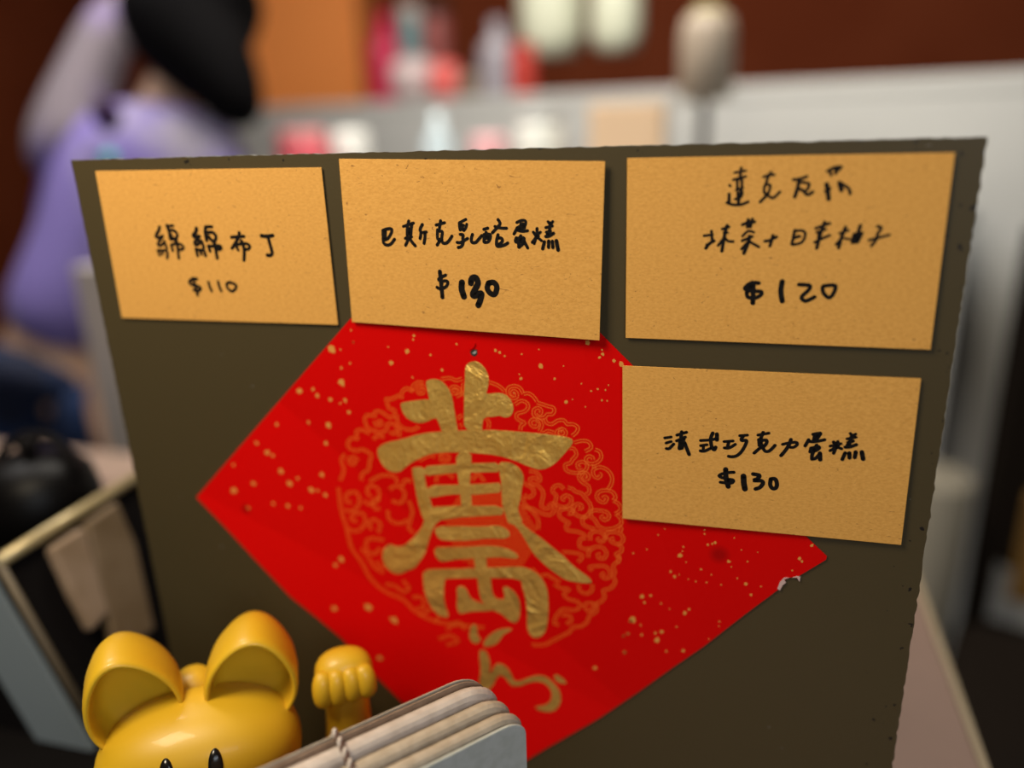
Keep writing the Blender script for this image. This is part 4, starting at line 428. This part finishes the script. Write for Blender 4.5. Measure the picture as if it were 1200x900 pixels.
for i, cd in enumerate(CARDS):
    a0, b0, c0 = cd['plane']
    def put(x, z, lift=0.0): return (x, a0+b0*x+c0*z-lift, z)
    cs = cd['corners']; ctr = Vector(put(sum(c[0] for c in cs)/4, sum(c[1] for c in cs)/4))
    V, F = prism([put(*c) for c in cs], (0, .32, 0))
    k = mesh('price_card', V, F, kraft(i), origin=ctr); bevel(k, .06, 1); tag(k, CL[i], 'card', 'handwritten kraft price cards')
    for ch in cd['chars']:
        V = []; F = []; n_ = 0
        for P, wd in ch:
            n_ += 1
            ribbon(spline(P, 5), wd*(1.42 if i in (1, 3) else 1.28), V, F, lambda x, z: put(x, z, .05+.004*n_), True)
        mesh('written_character', V, F, m_ink, k)

# ---------------------------------------------------------------- kraft paper sleeves tied with twine
def kp(name, c1, c2): return mat(name, c1, .8, noise=(260, c2, .35, .65), bump=(900, .15, .0003), spec=.2)
m_sl = kp('greyish_kraft', (0.36, 0.295, 0.22), (0.43, 0.36, 0.28)); m_slf = kp('pale_grey_kraft', (0.42, 0.43, 0.385), (0.48, 0.49, 0.45)); m_sld = kp('brown_kraft_sheet', (0.25, 0.165, 0.11), (0.32, 0.22, 0.15))
m_sl2 = kp('light_pinkish_kraft', (0.44, 0.37, 0.32), (0.52, 0.45, 0.40))
D = ray(2137, 79); D.z = 0; D.normalize(); NR = Vector((D.y, -D.x, 0))   # NR points towards the camera side
def slab(u0, u1, z1, rc, n0, thick, m, parent, rnd=1.0, name='paper_sleeve', skew=0.0):
    """upright sheet pack: along D from u0 to u1, top z1 with a rounded far corner, its front face at distance n0 along NR"""
    out = [(u0, COUNTER_Z+.4), (u1, COUNTER_Z+.4)]
    for k in range(9): q = k/8*math.pi/2; out.append((u1-rc+rc*math.cos(q), z1-rc*.8+rc*.8*math.sin(q)))
    out.append((u0, z1-skew))
    def ring(inset, nn):
        r = []
        for (u, z) in out: r.append(BASE + D*(u-(inset if u > u0+1 else 0)) + NR*nn + Vector((0, 0, (z-(inset if z > COUNTER_Z+1 else 0)))))
        return r
    h = thick
    prof = [(rnd, 0), (rnd*.35, h*.12), (0, h*.35), (0, h*.6), (rnd*.4, h*.88), (rnd*1.1, h)]
    rings = [ring(a_, n0-b_) for a_, b_ in prof]
    V, F = loft(rings)
    o = mesh(name, V, F, m, parent); return o
BASE = deep(617, 862, 254); ZT = BASE.z + 5; BASE.z = 0
pk = empty('sleeve_bundle', BASE+Vector((-30, -30, COUNTER_Z))); tag(pk, 'bundle of greyish folded kraft paper sleeves tied with twine in front of the board', 'paper bundle')
SL = [(0.0, 1.0, 0, 8, m_slf, .3), (.3, 4.6, 1.7, 9, m_sl, 1.6), (-.6, 5.0, 3.6, 10, m_sl, 1.7), (-1.5, 5.6, 6.2, 12, m_sl2, 1.9), (-3.0, .5, 6.9, 12, m_sld, .15), (-3.6, .5, 7.4, 12, m_sl, .15)]
nn = 0.0; tops = []
for (du, th, dz, rc, m_, rn) in SL:
    slab(-125, du, ZT+2+dz, rc, -nn, th, m_, pk, rn); tops.append((nn, th, ZT+2+dz)); nn += th+.5
# two-colour twine over the bundle
u_t = -54
path = [BASE+D*u_t+NR*1.2+Vector((0, 0, ZT-70)), BASE+D*u_t+NR*1.2+Vector((0, 0, ZT-20)), BASE+D*u_t+NR*1.2+Vector((0, 0, ZT+1)), BASE+D*u_t+NR*.2+Vector((0, 0, ZT+3.2))]
for (n_, th, z_) in tops[1:]: path += [BASE+D*u_t-NR*(n_+th*.5)+Vector((0, 0, z_+1.1))]
path += [BASE+D*u_t-NR*(nn+.8)+Vector((0, 0, tops[-1][2]-1)), BASE+D*u_t-NR*(nn+.8)+Vector((0, 0, ZT-60))]
dense = []
for i in range(len(path)-1):
    k_ = max(2, int((path[i+1]-path[i]).length/.35)); dense += [path[i].lerp(path[i+1], j/k_) for j in range(k_)]
tw = empty('twine', BASE+D*u_t+Vector((0, 0, ZT))); tag(tw, 'thin brown and white twisted twine tied round the paper sleeves', 'twine')
for ph, m_ in ((0, mat('brown_twine', (0.10, 0.05, 0.035), .8)), (math.pi, mat('white_twine', (0.55, 0.48, 0.42), .8))):
    H = []; s = 0
    for i, p in enumerate(dense):
        t_ = (dense[min(i+1, len(dense)-1)]-dense[max(i-1, 0)]).normalized(); s1 = D; s2 = t_.cross(s1)
        if i: s += (p-dense[i-1]).length
        q = s/3.6*2*math.pi+ph; H.append(p+s1*(.55*math.cos(q))+s2*(.55*math.sin(q)))
    mesh('strand', *tube(H, .6, 6), m_, tw, True)

# ---------------------------------------------------------------- beckoning cat figurine
m_cat = mat('glossy_golden_yellow_vinyl', (0.64, 0.385, 0.014), 0.44, coat=.12)
m_black = mat('glossy_black_paint', (0.006, 0.005, 0.005), .2)
YAW = math.radians(CAT_YAW)
cx2, cy2 = math.cos(YAW), math.sin(YAW)
def C2W(x, y, z): return Vector((HC.x + x*cx2 - y*cy2, HC.y + x*cy2 + y*cx2, HC.z + z))
def sell(c, rx, ry, rz, px=2.3, pz=2.2, nu=32, nv=20, f=None):
    """super-ellipsoid in cat space"""
    V = []; F = []
    sg = lambda v, e: math.copysign(abs(v)**(2/e), v)
    for j in range(nv+1):
        th = -math.pi/2 + math.pi*j/nv
        for i in range(nu):
            ph = 2*math.pi*i/nu
            x = rx*sg(math.cos(th), pz)*sg(math.cos(ph), px); y = ry*sg(math.cos(th), pz)*sg(math.sin(ph), px); z = rz*sg(math.sin(th), pz)
            if f: x, y, z = f(x, y, z)
            V.append(C2W(c[0]+x, c[1]+y, c[2]+z))
    for j in range(nv):
        for i in range(nu): F.append((j*nu+i, j*nu+(i+1) % nu, (j+1)*nu+(i+1) % nu, (j+1)*nu+i))
    return V, F
cat_ = empty('lucky_cat_figurine', (HC.x, HC.y, COUNTER_Z)); tag(cat_, 'golden yellow beckoning lucky cat figurine with raised paw, in front of the board', 'figurine')
def cm(name, vf, m, parent=cat_, smooth=True): return mesh(name, *vf, m, parent, smooth)
cm('head', sell((0, 0, 0), HEAD_W, HEAD_D, HEAD_H, 2.35, 2.2, 40, 26), m_cat)
BZ = COUNTER_Z-HC.z
cm('body', sell((0, 3, (BZ-10)/2), 29, 23, (-10-BZ)/2, 2.4, 2.6), m_cat)
def ear(cx0, cz0, lean, wd, ht, y0, dep, toe):
    out = []
    n = 40
    for k in range(n):
        q = -math.pi/2 + 2*math.pi*k/n; xx = math.cos(q); zz = math.sin(q)
        # rounded triangle: wide foot, blunt tip
        s = (zz+1)/2; x = xx*wd*(1-.30*s**1.7); z = (zz*.5+.5)*ht
        out.append((x, z))
    cl, sl = math.cos(lean), math.sin(lean); ct_, st_ = math.cos(toe), math.sin(toe)
    zc = ht*.38
    def ring(sc_, y, dz=0):
        r = []
        for x, z in out:
            x1 = x*sc_; z1 = zc+(z-zc)*sc_+dz; y1 = y
            xr, zr = x1*cl+z1*sl, -x1*sl+z1*cl
            xr2, yr2 = xr*ct_-y1*st_, xr*st_+y1*ct_
            r.append(C2W(cx0+xr2, y0+yr2, cz0+zr))
        return r
    R = [ring(.30, dep), ring(.62, dep*.96), ring(.84, dep*.8), ring(.95, dep*.5), ring(1, dep*.15), ring(1, -dep*.3), ring(.985, -dep*.42), ring(.95, -dep*.5), ring(.90, -dep*.5), ring(.865, -dep*.44), ring(.84, -dep*.2), ring(.80, dep*.2), ring(.6, dep*.3), ring(.2, dep*.33)]
    return loft(R)
for a_ in EARS: cm('ear', ear(*a_), m_cat)
# eyes: upright black ovals set on the face
def face_y(x, z):
    v = 1-abs(x/HEAD_W)**2.35
    v2 = (max(v, 0))**(2.2/2.35)
    q = max(1-abs(z/HEAD_H)**2.2, 0)**(1/2.2)
    r = max(q**2.35-abs(x/HEAD_W)**2.35, 0)**(1/2.35); return -HEAD_D*r
for ex in EYES:
    V = []; F = []
    n = 24; rr = []
    for sc_, out_ in ((1, -.4), (1, .35), (.7, .7), (.3, .85)):
        ring = []
        for k in range(n):
            q = 2*math.pi*k/n; x = ex+2.3*sc_*math.cos(q); z = EYE_Z+4.3*sc_*math.sin(q); ring.append(C2W(x, face_y(x, z)-out_, z))
        rr.append(ring)
    e_ = cm('eye', loft(rr), m_black)
# nose and mouth
V, F = sell((0, face_y(0, EYE_Z-8)-.3, EYE_Z-8), 1.9, 1.0, 1.3, 2, 2, 16, 10); cm('nose', (V, F), mat('dark_orange_paint', (0.35, 0.06, 0.01), .3))
for s in (-1, 1):
    P = [C2W(s*x, face_y(s*x, EYE_Z+z)-.25, EYE_Z+z) for x, z in ((0, -9.5), (.6, -11.6), (2, -12.4), (3.6, -11.6), (4.4, -10))]
    cm('mouth_line', tube(P, .32, 6), m_black)
# raised arm with folded paw
def CP(x, y, z): return C2W(x, y, z)
ax, ay = ARM
arm = cm('raised_arm', tube([CP(ax-16, ay+2, BZ+28), CP(ax-8, ay+1, BZ+38), CP(ax-2, ay, BZ+52), CP(ax, ay, PAW_Z-22), CP(ax, ay, PAW_Z-12), CP(ax, ay-1, PAW_Z-2)], [11, 11, 10, 8.6, 8.2, 7.5], 20), m_cat)
sub(arm, 1)
V, F = sell((ax, ay, PAW_Z+1.0), 10.6, 8.0, 8.6, 2.3, 2.2, 28, 16); cm('paw', (V, F), m_cat)
for k, (fx, fz) in enumerate(((-8.2, -7.2), (-3.0, -8.0), (2.4, -7.2), (7.6, -5.6))):
    P = [CP(ax+fx*.85, ay-4.5, PAW_Z+6), CP(ax+fx, ay-7.4, PAW_Z+2), CP(ax+fx, ay-8.0, PAW_Z-3), CP(ax+fx, ay-7.0, PAW_Z+fz)]
    o = cm('toe', tube(P, [3.0, 3.9, 3.9, 3.0], 14), m_cat); sub(o, 2)
# other arm, feet, tail
V, F = sell((-24, -14, BZ+30), 8, 9, 14); cm('lower_arm', (V, F), m_cat)
for s in (-1, 1):
    V, F = sell((s*17, -18, BZ+7), 11, 12, 7); cm('foot', (V, F), m_cat)
TP = (deep(227, 800, 306)-HC); tx, ty = TP.x*cx2+TP.y*cy2, -TP.x*cy2+TP.y*cx2
cm('tail', tube([CP(tx-2, 26, BZ+14), CP(tx-1, 33, BZ+30), CP(tx, 36, BZ+55), CP(tx, ty+5, TP.z-16), CP(tx, ty+1, TP.z-4), CP(tx, ty, TP.z+3)], [7, 9, 10, 10.5, 10, 6], 16), m_cat)

tag(bevel(mesh('counter_mat', *prism([(-560, -340, COUNTER_Z), (0, -340, COUNTER_Z), (0, -2, COUNTER_Z), (-169, -2, COUNTER_Z), (-169, 220, COUNTER_Z), (-560, 220, COUNTER_Z)], (0, 0, .35)), mat('black_rubber', (0.006, 0.005, 0.005), .9, spec=.1), origin=(-200, -100, COUNTER_Z)), .2, 1), 'thin black mat on the counter under the cat figurine', 'mat')
# ---------------------------------------------------------------- sloped black stand with packets and kettle, left of the board
m_blk = mat('matt_black_plastic', (0.004, 0.003, 0.003), .8, spec=.1); m_rim = mat('brass_tinted_steel', (0.42, 0.33, 0.17), .35, .4); m_steel = mat('grey_blue_acrylic', (0.20, 0.235, 0.255), .35)
RX, RZ = -255.0, -100.0
st_ = empty('display_stand', (-300, 60, COUNTER_Z)); tag(st_, 'black open stand with a pale metal rim, left of the board', 'stand')
YA, YBk = 5, 112
slx = 38.0; bot = COUNTER_Z
V, F = prism([(RX-1, YA, RZ), (RX+slx, YA, bot), (RX-150, YA, bot), (RX-150, YA, RZ-32), (RX-5, YA, RZ-32), (RX-5, YA, RZ)], (0, YBk-YA, 0)); mesh('stand_body', V, F, m_blk, st_)
o = mesh('rim', *tube([(RX, YA-3, RZ), (RX, 50, RZ), (RX, YBk-4, RZ)], 3.4, 12), m_rim, st_, True)
o = mesh('corner_post', *tube([(RX+1, YA-3, RZ), (RX+1+slx*.5, YA-3, (RZ+bot)/2), (RX+1+slx, YA-3, bot+3)], 2.0, 12), mat('dull_bronze_post', (.10, .075, .045), .5, .2), st_, True)
mesh('side_rim', *tube([(RX, YA-3, RZ), (RX-150, YA-3, RZ)], 2.6, 12), m_steel, st_, True)
V, F = prism([(RX-8, YA-4, RZ-5), (RX-8+slx, YA-4, bot+2), (RX-42+slx, YA-4, bot+2), (RX-42, YA-4, RZ-5)], (0, 3, 0)); mesh('acrylic_side_panel', V, F, m_steel, st_)
m_pkt = mat('tan_packet_paper', (0.20, 0.13, 0.075), .7, noise=(30, (0.26, 0.18, 0.12), .4, .6)); m_pk2 = mat('brown_packet_paper', (0.11, 0.068, 0.03), .7, noise=(30, (0.15, 0.10, 0.055), .4, .6))
def packet(pts, m, label, th=7):
    P = [on_face(*q) for q in pts]; V, F = prism([tuple(p) for p in P], (-th*.2, 0, th*.1) if False else FN*th); o = mesh('paper_packet', V, F, m, origin=P[0]); bevel(o, 2, 3); tag(o, label, 'packet', 'paper packets on the black stand')
FN = Vector((RZ-bot, 0, slx)).normalized()             # outward normal of the sloped face
def on_face(x, y):
    d = ray(x, y); P0 = Vector((RX+1, 0, RZ)) + FN*1.0; return CAM + d*((P0-CAM).dot(FN)/d.dot(FN))
packet([(50, 645), (88, 620), (96, 640), (118, 720), (98, 742), (75, 700)], m_pkt, 'pale tan paper packet leaning on the black stand, the left one')
packet([(92, 616), (128, 590), (150, 640), (172, 740), (128, 770), (108, 690)], m_pk2, 'brown paper packet leaning on the black stand, the right one')

# kettle standing on the stand
kc = deep(45, 572, 470); 
ke = empty('black_kettle', (kc.x, kc.y, RZ-31.5)); tag(ke, 'round black kettle on top of the stand at the left edge', 'kettle')
kr = 30
mesh('kettle_body', *lathe((kc.x, kc.y, RZ-31.5), [(.5, 0), (kr*.85, 0), (kr*1.05, 6), (kr*1.1, 20), (kr*1.0, 34), (kr*.7, 44), (.5, 46)], 32), mat('gloss_black_enamel', (0.002, 0.0015, 0.0015), .45, spec=.14), ke, True)
mesh('lid_knob', *lathe((kc.x, kc.y, RZ+12.5), [(.5, 0), (4, 1), (3, 5), (6, 8), (5, 12), (.5, 13)], 16), m_blk, ke, True)
mesh('handle', *tube([(kc.x+kr*.9*math.cos(q), kc.y+kr*.9*math.sin(q)*.3, RZ+4+20*math.sin(q)) for q in [math.pi*k/12 for k in range(13)]], 3, 10), m_blk, ke, True)
hb = on_face(80, 850)

# ---------------------------------------------------------------- tan side table and white post behind the kettle
q = deep(60, 535, 830)
tt = empty('side_table', (q.x, q.y, FLOOR_Z)); tag(tt, 'tan side table behind the black kettle', 'table')
m_tan = mat('tan_tabletop', (0.34, 0.235, 0.18), .5)
bevel(mesh('table_top', *box_vf(q.x-180, q.x+150, q.y-70, q.y+25, q.z-16, q.z), m_tan, tt), 3)
mesh('leg', *lathe((q.x, q.y-20, FLOOR_Z), [(45, 0), (45, 10), (15, 20), (15, q.z-16-FLOOR_Z)], 20), m_dk, tt, True)

# white slanting post (cabinet end) between the person and the board
pa, pb, pc, pd = deep(92, 290, 960), deep(118, 290, 960), deep(160, 560, 1000), deep(122, 560, 1000)
e = empty('white_panel', (pc.x, pc.y, FLOOR_Z)); tag(e, 'narrow white upright cabinet end beside the left edge of the board', 'panel')
xx0, xx1 = deep(132, 470, 1000).x, deep(175, 470, 1000).x
bevel(mesh('panel_board', *box_vf(xx0, xx1+60, pc.y, pc.y+22, FLOOR_Z, deep(100, 300, 1000).z), mat('white_gloss_board', (0.55, 0.50, 0.48), .4), e), 2)

# ---------------------------------------------------------------- chairs at the right
def chair(px, py, Yd, yaw, label, mseat):
    q = on_y(px, py, Yd); zf = FLOOR_Z; e = empty('dining_chair', (q.x, q.y, zf)); tag(e, label, 'chair')
    ca, sa = math.cos(yaw), math.sin(yaw)
    T_ = lambda vf: ([Vector((q.x+v[0]*ca-v[1]*sa, q.y+v[0]*sa+v[1]*ca, zf+v[2])) for v in vf[0]], vf[1])
    m = mat('dark_stained_wood', (0.008, 0.005, 0.003), .8, spec=.1)
    bevel(mesh('seat', *T_(box_vf(-210, 210, -210, 210, 420, 450)), m, e), 8)
    bevel(mesh('seat_pad', *T_(box_vf(-195, 195, -195, 140, 450, 480)), m, e), 12)
    for x in (-190, 190):
        mesh('leg', *T_(box_vf(x-18, x+18, -200, -164, 0, 420)), m, e); mesh('leg', *T_(box_vf(x-18, x+18, 164, 200, 0, 1070)), m, e)
    bevel(mesh('backrest', *T_(box_vf(-172, 172, 166, 198, 560, 1060)), m, e), 12); bevel(mesh('back_cushion', *T_(box_vf(-150, 150, 146, 167, 520, 700)), mseat, e), 8)
m_must = mat('mustard_fabric', (0.13, 0.062, 0.004), .8)
chair(1350, 720, 760, -.35, 'dark wooden chair with mustard cushion beyond the counter at the right edge', m_must)
# pale bin and grey box seen between counter and chairs
q = on_y(1085, 600, 1010)
solid('waste_bin', lathe((q.x, q.y, FLOOR_Z), [(.5, 0), (45, 0), (52, 20), (62, q.z-FLOOR_Z+60), (56, q.z-FLOOR_Z+66), (.5, q.z-FLOOR_Z+66)], 28), mat('cream_plastic', (0.20, 0.175, 0.13), .7), 'cream coloured bin beyond the corner of the counter', 'bin')
# ---------------------------------------------------------------- person with back to the camera, left behind the board
DP = 1330
def PX(x, y, d=0): return deep(x, y, DP+d)
pel = PX(48, 418); pel0 = Vector((pel.x, pel.y, FLOOR_Z))
pe = empty('person', pel0); tag(pe, 'person with long black hair in a lilac top and blue jeans, seen from behind', 'person')
def skin(name, nodes, edges, m, parent=pe, lv=2, root=0):
    me = bpy.data.meshes.new(name); me.from_pydata([((Vector(n_[0]))*MM - Vector(pel0)*MM) for n_ in nodes], edges, []); me.materials.append(m)
    o = bpy.data.objects.new(name, me); COL.objects.link(o); o.parent = parent
    s = o.modifiers.new('skin', 'SKIN'); s.use_smooth_shade = True; s.branch_smoothing = .6
    for i, n_ in enumerate(nodes): d_ = me.skin_vertices[0].data[i]; r = n_[1]*MM; d_.radius = (r, r) if len(n_) < 3 else (r, n_[2]*MM); d_.use_root = (i == root)
    ss = o.modifiers.new('subdivision', 'SUBSURF'); ss.levels = lv; ss.render_levels = lv; return o
m_skin = mat('skin', (0.50, 0.30, 0.20), .5); m_hair = mat('black_hair', (0.003, 0.0025, 0.003), .8, bump=(120, .5, .003), spec=.08)
m_top = mat('lilac_top_fabric', (0.21, 0.16, 0.46), .85, noise=(5.5, (0.40, 0.36, 0.42), .50, .60))
m_slv = mat('greyish_lilac_sleeve', (0.17, 0.14, 0.165), .85, noise=(8, (0.24, 0.18, 0.38), .5, .62))
m_jean = mat('blue_denim', (0.010, 0.045, 0.16), .85, noise=(4, (0.004, 0.008, 0.03), .42, .6))
chest = PX(150, 215); waist = PX(90, 330); neck = PX(205, 95); hd0 = PX(222, 40); hd1 = PX(235, -40)
shL = PX(72, 175); elL = PX(128, 30, 60); wrL = PX(185, -30, 90)
shR = PX(262, 175); elR = PX(300, 330, 20); wrR = PX(255, 450, 110)
hipL = PX(10, 445); hipR = PX(88, 450)
knL = Vector((hipL.x-20, hipL.y+10, FLOOR_Z+450)); knR = Vector((hipR.x+15, hipR.y+20, FLOOR_Z+450))
anL = Vector((knL.x, knL.y-20, FLOOR_Z+80)); anR = Vector((knR.x, knR.y-20, FLOOR_Z+80))
toL = anL+Vector((-10, 130, -50)); toR = anR+Vector((10, 130, -50))
nodes = [(pel, 72), (waist, 66), (chest, 76), (neck, 38), (hd0, 55), (hd1, 82), (shL, 42), (elL, 36), (wrL, 24), (shR, 42), (elR, 36), (wrR, 24), (hipL, 55), (knL, 52), (anL, 36), (toL, 30), (hipR, 55), (knR, 52), (anR, 36), (toR, 30)]
edges = [(0, 1), (1, 2), (2, 3), (3, 4), (4, 5), (2, 6), (6, 7), (7, 8), (2, 9), (9, 10), (10, 11), (0, 12), (12, 13), (13, 14), (14, 15), (0, 16), (16, 17), (17, 18), (18, 19)]
def add_hand(wi, fwd, side):
    """palm node and five finger chains leaving it"""
    fwd = fwd.normalized(); side = (side - fwd*side.dot(fwd)).normalized(); nrm_ = fwd.cross(side)
    w0 = Vector(nodes[wi][0]); palm = w0+fwd*48; nodes.append((palm, 28, 16)); pi = len(nodes)-1; edges.append((wi, pi))
    for k, ln in enumerate((62, 72, 76, 68, 54)):
        if k == 0: a1 = w0+fwd*30+side*34; a2_ = a1+fwd*26+side*18; a3 = a2_+fwd*24+side*4
        else: s_ = side*(22-(k-1)*15); a1 = palm+fwd*30+s_; a2_ = a1+fwd*ln*.5+nrm_*4; a3 = a2_+fwd*ln*.36+nrm_*14
        q = len(nodes); nodes.extend([(a1, 9), (a2_, 8.5), (a3, 7)]); edges.extend([(pi, q), (q, q+1), (q+1, q+2)])
add_hand(8, wrL-elL, Vector((0, 0, 1))); add_hand(11, wrR-elR, Vector((-1, 0, 0)))
body = skin('body', nodes, edges, m_skin)
fdir = Vector((.35, .93, 0)).normalized(); sdir = Vector((fdir.y, -fdir.x, 0)); hc_ = hd0.lerp(hd1, .55)
for s in (-1, 1):
    V, F = lathe(hc_+sdir*(s*82), [(.5, -26), (9, -18), (12, 4), (9, 20), (.5, 26)], 12, .6, 1); mesh('ear', V, F, m_skin, pe, True)
    V, F = lathe(hc_+fdir*78+sdir*(s*30)+Vector((0, 0, 4)), [(.5, -7), (8, -3), (8, 3), (.5, 7)], 12); mesh('eye', V, F, m_dk, pe, True)
mesh('nose', *lathe(hc_+fdir*88+Vector((0, 0, -22)), [(.5, -12), (12, -8), (8, 8), (3, 26), (.5, 28)], 12), m_skin, pe, True)
mesh('mouth', *lathe(hc_+fdir*80+Vector((0, 0, -52)), [(.5, -4), (18, 0), (.5, 4)], 12), mat('lips', (.4, .1, .09), .5), pe, True)
# clothes follow the body
top = skin('top', [(pel, 118, 108), (waist, 106, 95), (chest, 122, 108), (neck.lerp(chest, .05), 84), (shR, 66), (elR, 50), (elR.lerp(wrR, .6), 40), (chest.lerp(shL, .8), 84)],
     [(0, 1), (1, 2), (2, 3), (2, 4), (4, 5), (5, 6), (2, 7)], m_top)
skin('raised_sleeve', [(chest.lerp(shL, .55), 74), (shL, 84), (shL.lerp(elL, .5), 56), (elL, 46), (elL.lerp(wrL, .55), 38)], [(0, 1), (1, 2), (2, 3), (3, 4)], m_slv)
skin('jeans', [(pel.lerp(waist, .1), 100), (pel, 108), (hipL, 88), (knL, 66), (anL, 54), (hipR, 88), (knR, 66), (anR, 54)], [(0, 1), (1, 2), (2, 3), (3, 4), (1, 5), (5, 6), (6, 7)], m_jean, root=1)
skin('shoe', [(anL-Vector((0, 20, 40)), 38), (toL, 40)], [(0, 1)], m_dk); skin('shoe', [(anR-Vector((0, 20, 40)), 38), (toR, 40)], [(0, 1)], m_dk)
hr = skin('hair', [(PX(232, -45, -8), 118), (PX(228, 10, -20), 120), (PX(207, 38, -45), 108), (PX(266, 95, -50), 66), (PX(296, 150, -50), 30)], [(0, 1), (1, 2), (2, 3), (3, 4)], m_hair)
bt = PX(128, 186, -135); mesh('teal_clip', *lathe(bt, [(.5, -11), (9, -7), (12, 0), (9, 7), (.5, 11)], 16), mat('teal_enamel', (0.02, 0.55, 0.42), .3), top, True)
dk_ = PX(125, 135, -128); V, F = lathe(dk_, [(.5, -26), (22, -14), (27, 4), (16, 20), (.5, 26)], 16, 1, .35); mesh('dark_bag_clasp', V, F, mat('dark_purple_cloth', (0.035, 0.008, 0.06), .8), pe, True)
